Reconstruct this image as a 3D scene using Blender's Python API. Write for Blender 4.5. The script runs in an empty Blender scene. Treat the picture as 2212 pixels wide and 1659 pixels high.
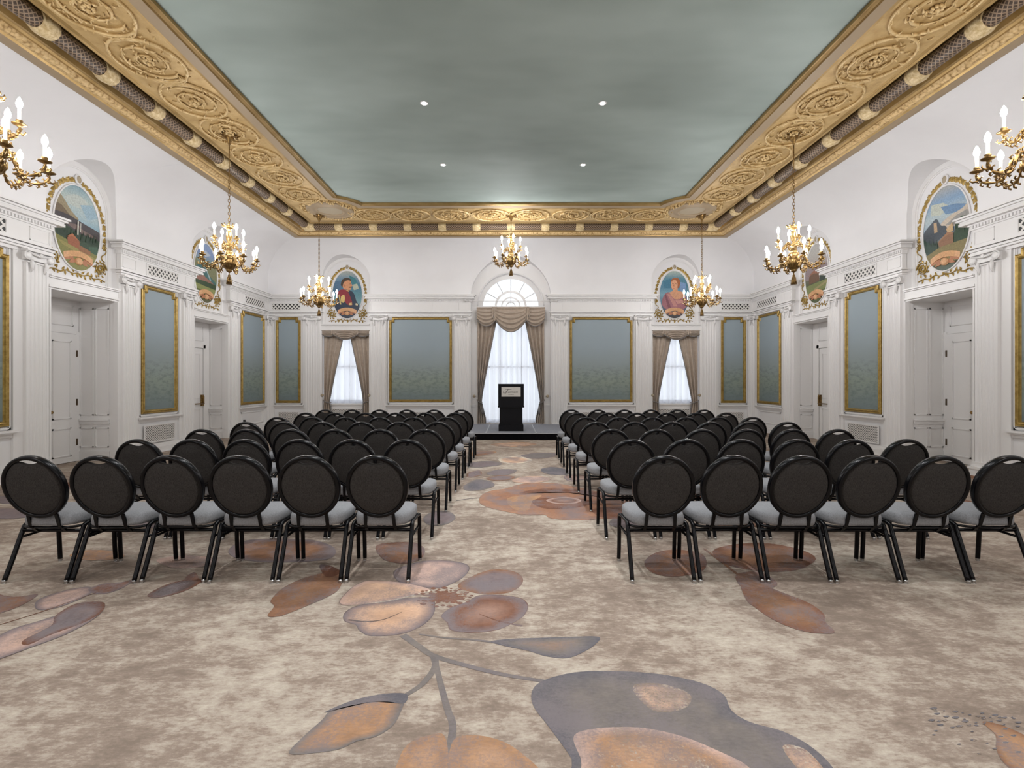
import bpy, bmesh, math, random
from mathutils import Vector, Matrix
R = random.Random(7)
PI = math.pi
sc = bpy.context.scene
COL = sc.collection

# ------------------------------------------------------------------ key sizes (metres)
XC = 0.035            # centre line of the room
W = 7.4               # half width, wall plane
YB = 14.95            # far wall plane
YF = -4.0             # wall behind the viewpoint
F0 = 1060.0           # focal length in pixels of a 2212 wide frame
ZSOF = 5.60
Z0, BC, DS, DB = 4.65, 0.91, 1.30, 1.10    # cove start, cove height, side inset, far inset
ZCE = Z0 + BC

def g(z):
    if z <= Z0: return 0.0
    t = min(1.0, (z - Z0) / BC)
    return 1 - math.sqrt(max(0.0, 1 - t * t))

# ------------------------------------------------------------------ mesh builder
class MB:
    def __init__(s, T=None):
        s.v = []; s.f = []; s.m = []; s.sm = []; s.c = []; s.uv = []; s.T = T
    def add(s, vs, fs, m=0, smooth=False, col=None, uv=None):
        o = len(s.v)
        for i, p in enumerate(vs):
            q = s.T(*p) if s.T else p
            s.v.append((q[0], q[1], q[2]))
            s.c.append(col[i] if isinstance(col, list) else (col or (1, 1, 1, 1)))
            s.uv.append(uv[i] if uv else (p[0], p[2]))
        for f in fs:
            s.f.append([o + i for i in f]); s.m.append(m); s.sm.append(smooth)
    def box(s, x0, x1, y0, y1, z0, z1, m=0, col=None):
        s.add([(x0,y0,z0),(x1,y0,z0),(x1,y1,z0),(x0,y1,z0),(x0,y0,z1),(x1,y0,z1),(x1,y1,z1),(x0,y1,z1)],
              [(3,2,1,0),(4,5,6,7),(0,1,5,4),(1,2,6,5),(2,3,7,6),(3,0,4,7)], m, False, col)
    def quad(s, a, b, c, d, m=0, col=None, uv=None):
        s.add([a, b, c, d], [(0,1,2,3)], m, False, col, uv)
    def grid(s, fn, nu, nv, m=0, smooth=True, closeu=False, col=None, uvf=None):
        vs = []; uv = [] if uvf else None; cs = [] if callable(col) else None
        cu = nu if closeu else nu + 1
        for i in range(cu):
            for j in range(nv + 1):
                vs.append(fn(i / nu, j / nv))
                if uvf: uv.append(uvf(i / nu, j / nv))
                if cs is not None: cs.append(col(i / nu, j / nv))
        fs = []
        for i in range(nu):
            i2 = (i + 1) % cu
            for j in range(nv):
                fs.append((i*(nv+1)+j, i2*(nv+1)+j, i2*(nv+1)+j+1, i*(nv+1)+j+1))
        s.add(vs, fs, m, smooth, cs if cs is not None else col, uv)
    def tube(s, path, r, n=8, closed=False, m=0, smooth=True, flat=1.0, up=None, phase=0.0, col=None):
        P = [Vector(p) for p in path]; k = len(P)
        rr = r if isinstance(r, (list, tuple)) else [r] * k
        vs = []; nrm = None
        for i in range(k):
            if closed: t = (P[(i+1) % k] - P[i-1])
            else: t = P[min(i+1, k-1)] - P[max(i-1, 0)]
            if t.length < 1e-9: t = Vector((0,0,1))
            t.normalize()
            if up is not None:
                nrm = Vector(up) - t * Vector(up).dot(t)
            elif nrm is None:
                a = Vector((0,0,1)) if abs(t.z) < .9 else Vector((1,0,0))
                nrm = a - t * a.dot(t)
            else: nrm = nrm - t * nrm.dot(t)
            if nrm.length < 1e-6: nrm = t.orthogonal()
            nrm.normalize(); b = t.cross(nrm)
            for j in range(n):
                a = 2*PI*j/n + phase
                vs.append(tuple(P[i] + nrm * (math.cos(a) * rr[i] * flat) + b * (math.sin(a) * rr[i])))
        fs = []
        for i in range(k if closed else k - 1):
            i2 = (i + 1) % k
            for j in range(n):
                fs.append((i*n+j, i*n+(j+1) % n, i2*n+(j+1) % n, i2*n+j))
        if not closed:
            fs.append(tuple(range(n))[::-1]); fs.append(tuple((k-1)*n + j for j in range(n)))
        s.add(vs, fs, m, smooth, col)
    def lathe(s, prof, n=16, c=(0,0,0), m=0, smooth=True, sx=1.0, sy=1.0, col=None, axis='z'):
        vs = []
        for r, z in prof:
            for j in range(n):
                a = 2*PI*j/n
                if axis == 'z': vs.append((c[0] + r*math.cos(a)*sx, c[1] + r*math.sin(a)*sy, c[2] + z))
                else: vs.append((c[0] + r*math.cos(a)*sx, c[1] + z, c[2] + r*math.sin(a)*sy))
        fs = []
        for i in range(len(prof) - 1):
            for j in range(n):
                fs.append((i*n+j, i*n+(j+1) % n, (i+1)*n+(j+1) % n, (i+1)*n+j))
        fs.append(tuple(range(n))); fs.append(tuple((len(prof)-1)*n + j for j in range(n)))
        s.add(vs, fs, m, smooth, col)
    def ball(s, c, rx, ry, rz, n=8, k=5, m=0, col=None):
        s.lathe([(max(1e-4, math.sin(PI*i/k)), -math.cos(PI*i/k)) for i in range(k+1)] and
                [(math.sin(PI*i/k) * rx + 1e-5, -math.cos(PI*i/k) * rz) for i in range(k+1)], n, c, m, True, 1.0, ry / rx, col)
    def poly(s, pts, m=0, col=None, thick=None, d=(0,0,0)):
        """flat polygon, optional thickness along d"""
        n = len(pts)
        s.add(pts, [tuple(range(n))], m, False, col)
        if thick:
            q = [(p[0]-d[0]*thick, p[1]-d[1]*thick, p[2]-d[2]*thick) for p in pts]
            s.add(list(pts) + q, [(i, (i+1) % n, n + (i+1) % n, n + i) for i in range(n)], m, False,
                  (col + col) if isinstance(col, list) else col)
    def build(s, name, mats, parent=None, origin=(0,0,0), fix=False, **tags):
        me = bpy.data.meshes.new(name)
        ox, oy, oz = origin
        me.from_pydata([(x-ox, y-oy, z-oz) for x, y, z in s.v], [], s.f)
        if not isinstance(mats, (list, tuple)): mats = [mats]
        for m in mats: me.materials.append(m)
        me.polygons.foreach_set('material_index', s.m)
        me.polygons.foreach_set('use_smooth', s.sm)
        ca = me.color_attributes.new('Col', 'FLOAT_COLOR', 'POINT')
        ca.data.foreach_set('color', [x for c in s.c for x in c])
        ul = me.uv_layers.new(name='UV')
        lv = [0] * len(me.loops); me.loops.foreach_get('vertex_index', lv)
        ul.data.foreach_set('uv', [x for i in lv for x in s.uv[i]])
        if fix:
            bm = bmesh.new(); bm.from_mesh(me); bmesh.ops.recalc_face_normals(bm, faces=bm.faces); bm.to_mesh(me); bm.free()
        me.update()
        o = bpy.data.objects.new(name, me); COL.objects.link(o)
        if parent: o.parent = parent
        else: o.location = origin
        tag(o, **tags)
        return o

def tag(o, label=None, cat=None, group=None, kind=None):
    if label: o['label'] = label
    if cat: o['category'] = cat
    if group: o['group'] = group
    if kind: o['kind'] = kind
def empty(name, loc, rz=0.0, **t):
    o = bpy.data.objects.new(name, None); COL.objects.link(o); o.location = loc; o.rotation_euler = (0, 0, rz)
    o.empty_display_size = .1; tag(o, **t); return o
def copy_tree(o, parent=None):
    c = o.copy(); COL.objects.link(c)
    if parent: c.parent = parent
    for ch in list(o.children): copy_tree(ch, c)
    return c
def spline(pts, n=6, closed=True):
    P = [Vector(p) for p in pts]; k = len(P); out = []
    for i in range(k if closed else k - 1):
        a = P[(i-1) % k] if closed or i > 0 else P[i]; b = P[i]; c = P[(i+1) % k]
        d = P[(i+2) % k] if closed or i + 2 < k else c
        for j in range(n):
            t = j / n
            out.append(.5 * ((2*b) + (c-a)*t + (2*a-5*b+4*c-d)*t*t + (3*b-a-3*c+d)*t*t*t))
    if not closed: out.append(P[-1])
    return [tuple(p) for p in out]
def srgb(r, g_, b):
    f = lambda c: (c/255/12.92) if c/255 <= .04045 else ((c/255+.055)/1.055)**2.4
    return (f(r), f(g_), f(b), 1.0)

# ------------------------------------------------------------------ materials
def mat(name, base, rough=.5, metal=0.0, spec=None, build=None, sheen=None):
    m = bpy.data.materials.new(name); m.use_nodes = True
    nt = m.node_tree; b = nt.nodes['Principled BSDF']
    b.inputs['Base Color'].default_value = base if len(base) == 4 else (*base, 1)
    b.inputs['Roughness'].default_value = rough; b.inputs['Metallic'].default_value = metal
    if spec is not None: b.inputs['Specular IOR Level'].default_value = spec
    if sheen: b.inputs['Sheen Weight'].default_value = sheen
    if build: build(nt, b)
    return m
def N(nt, t, **kw):
    n = nt.nodes.new(t)
    for k, v in kw.items():
        if k.startswith('_'): setattr(n, k[1:], v)
        else: n.inputs[k.replace('__', ' ')].default_value = v
    return n
def noise(nt, scale, detail=3.0, rough=.5, vec=None, stretch=None):
    n = N(nt, 'ShaderNodeTexNoise', Scale=scale, Detail=detail, Roughness=rough)
    if vec is None:
        tc = nt.nodes.new('ShaderNodeTexCoord'); vec = tc.outputs['Object']
    if stretch:
        mp = nt.nodes.new('ShaderNodeMapping'); mp.inputs['Scale'].default_value = stretch
        nt.links.new(vec, mp.inputs['Vector']); vec = mp.outputs['Vector']
    nt.links.new(vec, n.inputs['Vector'])
    return n
def ramp(nt, src, stops):
    r = nt.nodes.new('ShaderNodeValToRGB'); e = r.color_ramp.elements
    while len(e) < len(stops): e.new(.5)
    for i, (p, c) in enumerate(stops):
        e[i].position = p; e[i].color = c if len(c) == 4 else (*c, 1)
    nt.links.new(src, r.inputs['Fac']); return r
def bump(nt, b, src, strength=.3, dist=.01):
    n = N(nt, 'ShaderNodeBump', Strength=strength, Distance=dist)
    nt.links.new(src, n.inputs['Height']); nt.links.new(n.outputs['Normal'], b.inputs['Normal'])
def mixc(nt, fac, a, bb, mode='MIX'):
    m = nt.nodes.new('ShaderNodeMix'); m.data_type = 'RGBA'; m.blend_type = mode
    for s_, v in ((0, fac), (6, a), (7, bb)):
        if hasattr(v, 'links') or hasattr(v, 'is_linked'): nt.links.new(v, m.inputs[s_])
        else: m.inputs[s_].default_value = v
    return m.outputs[2]
def math_(nt, op, a, b=None):
    m = nt.nodes.new('ShaderNodeMath'); m.operation = op
    for i, v in enumerate((a, b)):
        if v is None: continue
        if hasattr(v, 'is_linked'): nt.links.new(v, m.inputs[i])
        else: m.inputs[i].default_value = v
    return m.outputs[0]

def noisy(c1, c2, scale, detail=4, lo=.35, hi=.65, stretch=None, bmp=None):
    def f(nt, b):
        n = noise(nt, scale, detail, .6, stretch=stretch)
        r = ramp(nt, n.outputs['Fac'], [(lo, c1), (hi, c2)])
        nt.links.new(r.outputs['Color'], b.inputs['Base Color'])
        if bmp:
            n2 = noise(nt, bmp[0], 3); bump(nt, b, n2.outputs['Fac'], bmp[1], bmp[2])
    return f

M = {}
M['wall'] = mat('white_plaster', (.80,.79,.79), .65, build=noisy((.79,.782,.786,1), (.815,.808,.812,1), 1.2))
M['paint'] = mat('white_gloss_paint', (.80,.788,.78), .38)
M['ceil'] = mat('green_grey_ceiling', (.3,.35,.33), .75,
                build=noisy(srgb(143,156,149), srgb(172,186,180), .35, 3, .3, .7, (1,2.2,1)))
M['gold'] = mat('aged_gold', srgb(176,140,78), .38, .55,
                build=noisy(srgb(152,122,70), srgb(182,152,100), 3, 4, .3, .7, bmp=(60,.1,.003)))
M['goldbright'] = mat('bright_gold_leaf', srgb(166,138,72), .38, .45, build=noisy(srgb(140,112,50), srgb(184,156,88), 14, 3, .3, .7))
def _leaf(nt, b):
    v = N(nt, 'ShaderNodeTexVoronoi', Scale=26.0); tc = nt.nodes.new('ShaderNodeTexCoord')
    nt.links.new(tc.outputs['Object'], v.inputs['Vector'])
    r = ramp(nt, v.outputs['Distance'], [(.0, srgb(226,198,148)), (.55, srgb(212,180,126)), (.9, srgb(150,116,66))])
    nt.links.new(r.outputs['Color'], b.inputs['Base Color']); bump(nt, b, v.outputs['Distance'], .6, .01)
M['leafband'] = mat('carved_leaf_band', srgb(215,185,135), .5, .15, build=_leaf)
M['frieze'] = mat('antique_cream_gold', srgb(196,164,108), .5, .25,
                  build=noisy(srgb(178,146,92), srgb(206,176,122), 5, 5, .3, .7, bmp=(18,.5,.012)))
M['relief'] = mat('relief_cream_gold', srgb(216,188,136), .45, .2,
                  build=noisy(srgb(196,164,108), srgb(226,200,150), 12, 3, .3, .7, bmp=(40,.3,.006)))
M['strip'] = mat('taupe_gold_strip', srgb(160,140,112), .55, .1)
def _roll(nt, b):
    uv = nt.nodes.new('ShaderNodeUVMap'); uv.uv_map = 'UV'
    sp = nt.nodes.new('ShaderNodeSeparateXYZ'); nt.links.new(uv.outputs['UV'], sp.inputs[0])
    a = math_(nt, 'FRACT', math_(nt, 'ADD', sp.outputs[0], sp.outputs[1]))
    c = math_(nt, 'FRACT', math_(nt, 'SUBTRACT', sp.outputs[0], sp.outputs[1]))
    la = math_(nt, 'LESS_THAN', a, .26); lc = math_(nt, 'LESS_THAN', c, .26)
    mx = math_(nt, 'MAXIMUM', la, lc)
    nt.links.new(mixc(nt, mx, srgb(64,48,34), srgb(144,122,98)), b.inputs['Base Color'])
    bump(nt, b, mx, .5, .006)
M['roll'] = mat('lattice_roll', (.1,.07,.05), .5, build=_roll)
M['band'] = mat('cream_band', srgb(206,184,140), .5, .1, build=noisy(srgb(190,164,116), srgb(222,202,160), 30, 2, .35, .65, bmp=(50,.5,.008)))

def _canvas(nt, b):
    uv = nt.nodes.new('ShaderNodeUVMap'); uv.uv_map = 'UV'
    sp = nt.nodes.new('ShaderNodeSeparateXYZ'); nt.links.new(uv.outputs['UV'], sp.inputs[0])
    n = noise(nt, 2.2, 6, .6); n2 = noise(nt, 5.5, 5, .65, stretch=(1,1,2.2))
    zz = math_(nt, 'ADD', math_(nt, 'MULTIPLY', sp.outputs[1], .36), math_(nt, 'MULTIPLY', n.outputs['Fac'], .16))
    r = ramp(nt, zz, [(.34, srgb(112,124,132)), (.46, srgb(122,136,136)), (.60, srgb(140,152,142)),
                      (.80, srgb(146,158,160)), (1.0, srgb(152,166,174))])
    # faint brushed tree shapes low on the canvas
    low = ramp(nt, sp.outputs[1], [(.20, (0,0,0,1)), (.34, (1,1,1,1)), (.46, (1,1,1,1)), (.58, (0,0,0,1))])
    low.color_ramp.interpolation = 'EASE'
    lowz = nt.nodes.new('ShaderNodeMath'); lowz.operation = 'MULTIPLY'; lowz.inputs[1].default_value = .28
    nt.links.new(sp.outputs[1], lowz.inputs[0]); nt.links.new(lowz.outputs[0], low.inputs['Fac'])
    t = ramp(nt, n2.outputs['Fac'], [(.47, (0,0,0,1)), (.60, (.5,.5,.5,1))])
    f = math_(nt, 'MULTIPLY', low.outputs['Color'], t.outputs['Color'])
    nt.links.new(mixc(nt, f, r.outputs['Color'], srgb(96,110,108)), b.inputs['Base Color'])
M['canvas'] = mat('misty_landscape_canvas', (.2,.25,.25), .6, build=_canvas)
def _vc(nt, b):
    a = nt.nodes.new('ShaderNodeVertexColor'); a.layer_name = 'Col'
    n = noise(nt, 38, 4, .65)
    r = ramp(nt, n.outputs['Fac'], [(.3, (.82,.82,.82,1)), (.7, (1.22,1.22,1.22,1))])
    nt.links.new(mixc(nt, 1.0, a.outputs['Color'], r.outputs['Color'], 'MULTIPLY'), b.inputs['Base Color'])
M['oil'] = mat('oil_painting', (.5,.5,.5), .5, build=_vc)

def _carpet(nt, b):
    tc = nt.nodes.new('ShaderNodeTexCoord'); ob = tc.outputs['Object']
    n1 = noise(nt, 1.1, 9, .72, ob); n2 = noise(nt, 7.5, 8, .74, ob, (.8,1.4,1))
    n3 = noise(nt, 70, 3, .7, ob, (.35,1,1))
    s1 = math_(nt, 'ADD', math_(nt, 'MULTIPLY', n1.outputs['Fac'], .55), math_(nt, 'MULTIPLY', n2.outputs['Fac'], .45))
    s1 = math_(nt, 'ADD', s1, math_(nt, 'MULTIPLY', math_(nt, 'SUBTRACT', n3.outputs['Fac'], .5), .20))
    r = ramp(nt, s1, [(.41, srgb(128,114,103)), (.48, srgb(145,130,118)), (.52, srgb(164,151,138)), (.62, srgb(190,180,166))])
    a = nt.nodes.new('ShaderNodeVertexColor'); a.layer_name = 'Col'
    n4 = noise(nt, 70, 3, .7, ob); n5 = noise(nt, 7, 6, .65, ob); n7 = noise(nt, 2.6, 5, .6, ob, (1.3,1,1))
    dith = math_(nt, 'ADD', a.outputs['Alpha'], math_(nt, 'MULTIPLY', math_(nt, 'SUBTRACT', n4.outputs['Fac'], .5), .9))
    dith = math_(nt, 'ADD', dith, math_(nt, 'MULTIPLY', math_(nt, 'SUBTRACT', n5.outputs['Fac'], .5), .6))
    fac = ramp(nt, dith, [(.44, (0,0,0,1)), (.56, (1,1,1,1))])
    sh = ramp(nt, n5.outputs['Fac'], [(.3, (.80,.80,.84,1)), (.7, (1.14,1.10,1.06,1))])
    sh2 = ramp(nt, n3.outputs['Fac'], [(.3, (.88,.88,.88,1)), (.7, (1.10,1.10,1.10,1))])
    vc = mixc(nt, 1.0, a.outputs['Color'], sh.outputs['Color'], 'MULTIPLY')
    vc = mixc(nt, 1.0, vc, sh2.outputs['Color'], 'MULTIPLY')
    gm = ramp(nt, math_(nt, 'ADD', n7.outputs['Fac'], math_(nt, 'MULTIPLY', math_(nt, 'SUBTRACT', n4.outputs['Fac'], .5), .5)), [(.44, (0,0,0,1)), (.62, (.7,.7,.7,1))])
    vc = mixc(nt, gm.outputs['Color'], vc, srgb(124,116,118))
    nt.links.new(mixc(nt, fac.outputs['Color'], r.outputs['Color'], vc), b.inputs['Base Color'])
    n6 = noise(nt, 160, 2, .6, ob); bump(nt, b, n6.outputs['Fac'], .35, .006)
M['carpet'] = mat('floral_carpet', (.5,.45,.4), .95, spec=.1, build=_carpet)

def fab(c1, c2):
    def f(nt, b):
        n = noise(nt, 160, 2, .6, stretch=(1,1,.5)); n2 = noise(nt, 7, 2)
        r = ramp(nt, n.outputs['Fac'], [(.3, c1), (.7, c2)])
        nt.links.new(r.outputs['Color'], b.inputs['Base Color']); bump(nt, b, n.outputs['Fac'], .25, .002)
    return f
M['backfab'] = mat('dark_grey_woven_fabric', (.08,.078,.072), .9, spec=.1, build=fab(srgb(46,44,43), srgb(66,63,61)))
M['seatfab'] = mat('mid_grey_fabric', (.2,.2,.2), .85, spec=.2, build=fab(srgb(122,123,126), srgb(142,143,146)))
M['black'] = mat('gloss_black_steel', (.003,.003,.004), .24, spec=.2)
M['glide'] = mat('chrome_glide', (.5,.5,.5), .25, 1.0)
M['brass'] = mat('antique_brass', srgb(140,110,64), .33, .8, build=noisy(srgb(96,72,40), srgb(166,134,82), 22, 3, .3, .7))
M['candle'] = mat('ivory_candle', srgb(238,226,196), .5)
def _emit(c, s):
    def f(nt, b):
        b.inputs['Emission Color'].default_value = (*c, 1); b.inputs['Emission Strength'].default_value = s
    return f
M['bulb'] = mat('glowing_bulb', (1,1,1), .4, build=_emit((1,.99,1.0), 195))
M['lamp'] = mat('downlight_lens', (1,1,1), .4, build=_emit((1,.97,.92), 25))
M['drape'] = mat('taupe_drape', srgb(176,160,144), .5, sheen=.5, build=noisy(srgb(170,154,138), srgb(184,168,152), 12, 3))
M['trimgrey'] = mat('grey_braid', srgb(128,124,122), .7)
def _sheer(nt, b):
    out = nt.nodes['Material Output']
    d = N(nt, 'ShaderNodeBsdfDiffuse'); d.inputs['Color'].default_value = (.88,.89,.92,1)
    t = N(nt, 'ShaderNodeBsdfTranslucent'); t.inputs['Color'].default_value = (.90,.92,.97,1)
    tr = N(nt, 'ShaderNodeBsdfTransparent'); tr.inputs['Color'].default_value = (1,1,1,1)
    m1 = N(nt, 'ShaderNodeMixShader', Fac=.62); m2 = N(nt, 'ShaderNodeMixShader', Fac=.12)
    nt.links.new(d.outputs[0], m1.inputs[1]); nt.links.new(t.outputs[0], m1.inputs[2])
    nt.links.new(m1.outputs[0], m2.inputs[1]); nt.links.new(tr.outputs[0], m2.inputs[2])
    nt.links.new(m2.outputs[0], out.inputs['Surface'])
M['sheer'] = mat('white_sheer', (.9,.9,.9), .8, build=_sheer)
def _glass(nt, b):
    out = nt.nodes['Material Output']
    tr = N(nt, 'ShaderNodeBsdfTransparent'); tr.inputs['Color'].default_value = (.96,.98,1,1)
    gl = N(nt, 'ShaderNodeBsdfGlossy', Roughness=.03); m = N(nt, 'ShaderNodeMixShader', Fac=.06)
    nt.links.new(tr.outputs[0], m.inputs[1]); nt.links.new(gl.outputs[0], m.inputs[2]); nt.links.new(m.outputs[0], out.inputs['Surface'])
M['glass'] = mat('window_glass', (.9,.95,1), .05, build=_glass)
def _grille(nt, b, k=.40):
    uv = nt.nodes.new('ShaderNodeUVMap'); uv.uv_map = 'UV'
    sp = nt.nodes.new('ShaderNodeSeparateXYZ'); nt.links.new(uv.outputs['UV'], sp.inputs[0])
    a = math_(nt, 'FRACT', math_(nt, 'ADD', sp.outputs[0], sp.outputs[1]))
    c = math_(nt, 'FRACT', math_(nt, 'SUBTRACT', sp.outputs[0], sp.outputs[1]))
    mx = math_(nt, 'MAXIMUM', math_(nt, 'LESS_THAN', a, k), math_(nt, 'LESS_THAN', c, k))
    nt.links.new(mixc(nt, mx, (.02,.02,.02,1), (.74,.72,.69,1)), b.inputs['Base Color'])
    bump(nt, b, mx, .6, .01)
M['grille'] = mat('pierced_white_grille', (.7,.7,.7), .45, build=_grille)
M['deck'] = mat('grey_stage_carpet', srgb(112,114,120), .9, build=noisy(srgb(128,130,138), srgb(150,152,160), 40, 3))
M['alu'] = mat('pale_edge_trim', srgb(205,205,208), .4, .3)
M['skirt'] = mat('black_cloth', (.003,.003,.004), .9, spec=.08)
M['lectern'] = mat('black_laminate', (.004,.004,.006), .45, spec=.2)
M['sign'] = mat('pale_sign_card', srgb(208,204,198), .5)
M['ink'] = mat('dark_ink', (.04,.035,.03), .6)
M['oval'] = mat('taupe_medallion', srgb(170,156,132), .5)
M['bronze'] = mat('bronze_hinge', srgb(86,70,52), .4, .5)
M['dark'] = mat('dark_gap', (.02,.02,.02), .8)

# ------------------------------------------------------------------ wall frames: u along the wall, v out into the room
FL = lambda u, v, z: (XC - W + v, u, z)
FR = lambda u, v, z: (XC + W - v, u, z)
FB = lambda u, v, z: (XC + u, YB - v, z)
ZN = 4.55            # springing of the small arched niches
RN = .705            # radius of small niches
ZNC, RNC = 4.03, 1.22
SIDE_OPEN = [(8.495, .695, .71), (12.075, .705, .46)]          # centre, half width, depth
BACK_OPEN = [(-5.02, .74, .34), (0.0, 1.22, .15), (5.02, .74, .34)]
NR = .12             # depth of the arched niche above a lintel

def build_wall(name, F, ua, ub, opens, D, lo=None, hi=None, label=''):
    mb = MB(F)
    K = 26
    def ushift(u, z, seg):
        a, b = seg
        gz = g(z)
        if hi and b == ub: return a + (u - a) * ((ub - hi * gz) - a) / (b - a)
        if lo and a == ua: return b - (b - u) * (b - (ua + lo * gz)) / (b - a)
        return u
    cuts = [ua]
    for c, h, d in opens: cuts += [c - h, c + h]
    cuts.append(ub)
    segs = [(cuts[i], cuts[i+1], i % 2 == 1) for i in range(len(cuts) - 1)]
    for a, b, isop in segs:
        if not isop:
            mb.grid(lambda s, t: (a + (b-a)*s, 0, 4.0*t), 1, 1, smooth=False)
            nz = 30
            mb.grid(lambda s, t: (ushift(a + (b-a)*s, 4.0 + (ZCE-4.0)*t, (a, b)), D * g(4.0 + (ZCE-4.0)*t), 4.0 + (ZCE-4.0)*t), max(2, int((b-a)/.3)), nz)
        else:
            c, h = (a+b)/2, (b-a)/2
            big = h > 1
            zs, r = (ZNC, h) if big else (ZN, h)
            rz = (RNC if big else .72)
            d = .15 if big else NR
            th = lambda s: PI * (1 - s)
            az = lambda s: zs + rz * math.sin(th(s)); au = lambda s: c + h * math.cos(th(s))
            n = 40
            mb.grid(lambda s, t: (au(s), D * g(az(s) + (ZCE - az(s))*t), az(s) + (ZCE - az(s))*t), n, K)
            # vault soffit
            mb.grid(lambda s, t: (au(s), -d + (d + D * g(az(s)))*t, az(s)), n, 6, smooth=False)
            if big:
                zl = 0.0
            else: zl = 3.2
            # side cheeks of the niche
            for uu in (a, b): mb.quad((uu, 0, zl), (uu, 0, zs), (uu, -d, zs), (uu, -d, zl))
            if not big:
                pts = [(b, -d, zl), *[(au(1 - i/n), -d, az(1 - i/n)) for i in range(n + 1)], (a, -d, zl)]
                mb.add(pts, [tuple(range(len(pts)))])
    return mb.build(name, M['wall'], kind='structure', label=label, cat='wall')

build_wall('wall_left', FL, YF, YB, SIDE_OPEN, DS, hi=DB, label='white left wall with arched niches curving into the gold cornice')
build_wall('wall_right', FR, YF, YB, SIDE_OPEN, DS, hi=DB, label='white right wall with arched niches curving into the gold cornice')
build_wall('wall_back', FB, -W, W, BACK_OPEN, DB, lo=DS, hi=DS, label='white far wall with three windows and coved top')
mb = MB(); mb.quad((XC-W-1, YF, 0), (XC+W+1, YF, 0), (XC+W+1, YF, 5.7), (XC-W-1, YF, 5.7))
mb.build('wall_front', M['wall'], kind='structure', label='plain white wall behind the viewpoint', cat='wall')

# ------------------------------------------------------------------ ceiling, cornice
PROF = [(6.10,13.85,5.565,0),(6.10,13.85,5.53,0),(6.04,13.80,5.522,4),(5.94,13.69,5.53,4),(5.92,13.67,5.555,0),(5.91,13.66,5.575,0),(5.915,13.665,5.550,0),
        (5.865,13.615,5.548,1),(5.835,13.585,5.565,1),(5.815,13.565,5.600,1),(5.785,13.535,5.60,0),(5.765,13.515,5.625,0),(5.735,13.485,5.625,0),
        (5.715,13.465,5.595,0),(5.68,13.43,5.595,0),(5.655,13.39,5.66,0),(5.62,13.34,5.70,0),(5.24,12.86,5.70,0),(5.23,12.84,5.605,0),
        (5.20,12.77,5.585,0),(5.18,12.73,5.605,0),(5.15,12.65,5.59,0),(5.12,12.56,5.60,0)]
# half width, far y, z, radius round the corner medallion, material of the strip that ends here
INNER = [(4.19,11.70,5.600,.70,2),(4.165,11.68,5.612,.72,0),(4.14,11.655,5.588,.745,0),(3.99,11.49,5.588,.90,4),(3.97,11.47,5.606,.92,0),
         (3.945,11.44,5.575,.95,0),(3.915,11.40,5.59,.975,0),(3.88,11.36,5.575,1.0,0),(3.88,11.36,5.62,1.0,0)]
MC = (4.35, 11.80)
def inner_loop(w, y, r, na=14):
    """left side, arc, far side, arc, right side"""
    cx, cy = -MC[0], MC[1]
    y1 = cy - math.sqrt(r*r - (-w - cx)**2)
    x1 = cx + math.sqrt(r*r - (y - cy)**2)
    a0 = math.atan2(y1 - cy, -w - cx); a1 = math.atan2(y - cy, x1 - cx)
    if a1 < a0: a1 += 2*PI
    left = [(cx + r*math.cos(a0 + (a1-a0)*i/na), cy + r*math.sin(a0 + (a1-a0)*i/na)) for i in range(na+1)]
    return [(-w, YF)] + left + [(-x, yy) for x, yy in left[::-1]] + [(w, YF)]
mb = MB()
mts = [M['gold'], M['leafband'], M['frieze'], M['relief'], M['strip']]
prev = None
for w, y, z, mi in PROF:
    cur = [(XC-w, YF, z), (XC-w, y, z), (XC+w, y, z), (XC+w, YF, z)]
    if prev:
        for i in range(3): mb.quad(prev[i], prev[i+1], cur[i+1], cur[i], mi)
    prev = cur
n_in = len(inner_loop(4.19, 11.70, .70))
half = (n_in - 2) // 2
outer = [prev[0]] + [prev[1]]*half + [prev[2]]*half + [prev[3]]
pl = outer
for w, y, z, r, mi in INNER:
    cl = [(XC+x, yy, z) for x, yy in inner_loop(w, y, r)]
    for i in range(len(cl) - 1):
        q = [pl[i], pl[i+1], cl[i+1], cl[i]]
        if pl[i] == pl[i+1]: mb.add([pl[i], cl[i+1], cl[i]], [(0,1,2)], mi)
        else: mb.add(q, [(0,1,2,3)], mi)
    pl = cl
cornice = mb.build('trim_1', mts, kind='structure', label='wide gilded plaster cornice running round the ceiling edge', cat='cornice')
mb = MB(); mb.add(pl, [tuple(range(len(pl)))])
mb.build('ceiling', M['ceil'], kind='structure', label='flat grey green painted ceiling inside the gold cornice', cat='ceiling')
# unseen cap added above the cornice so no light leaks in
mb = MB(); mb.quad((-9, YF-.5, 5.78), (9, YF-.5, 5.78), (9, 16, 5.78), (-9, 16, 5.78))
mb.build('light_leak_cap', M['wall'], kind='structure', label='unseen white slab added above the cornice to block light', cat='ceiling')

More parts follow.
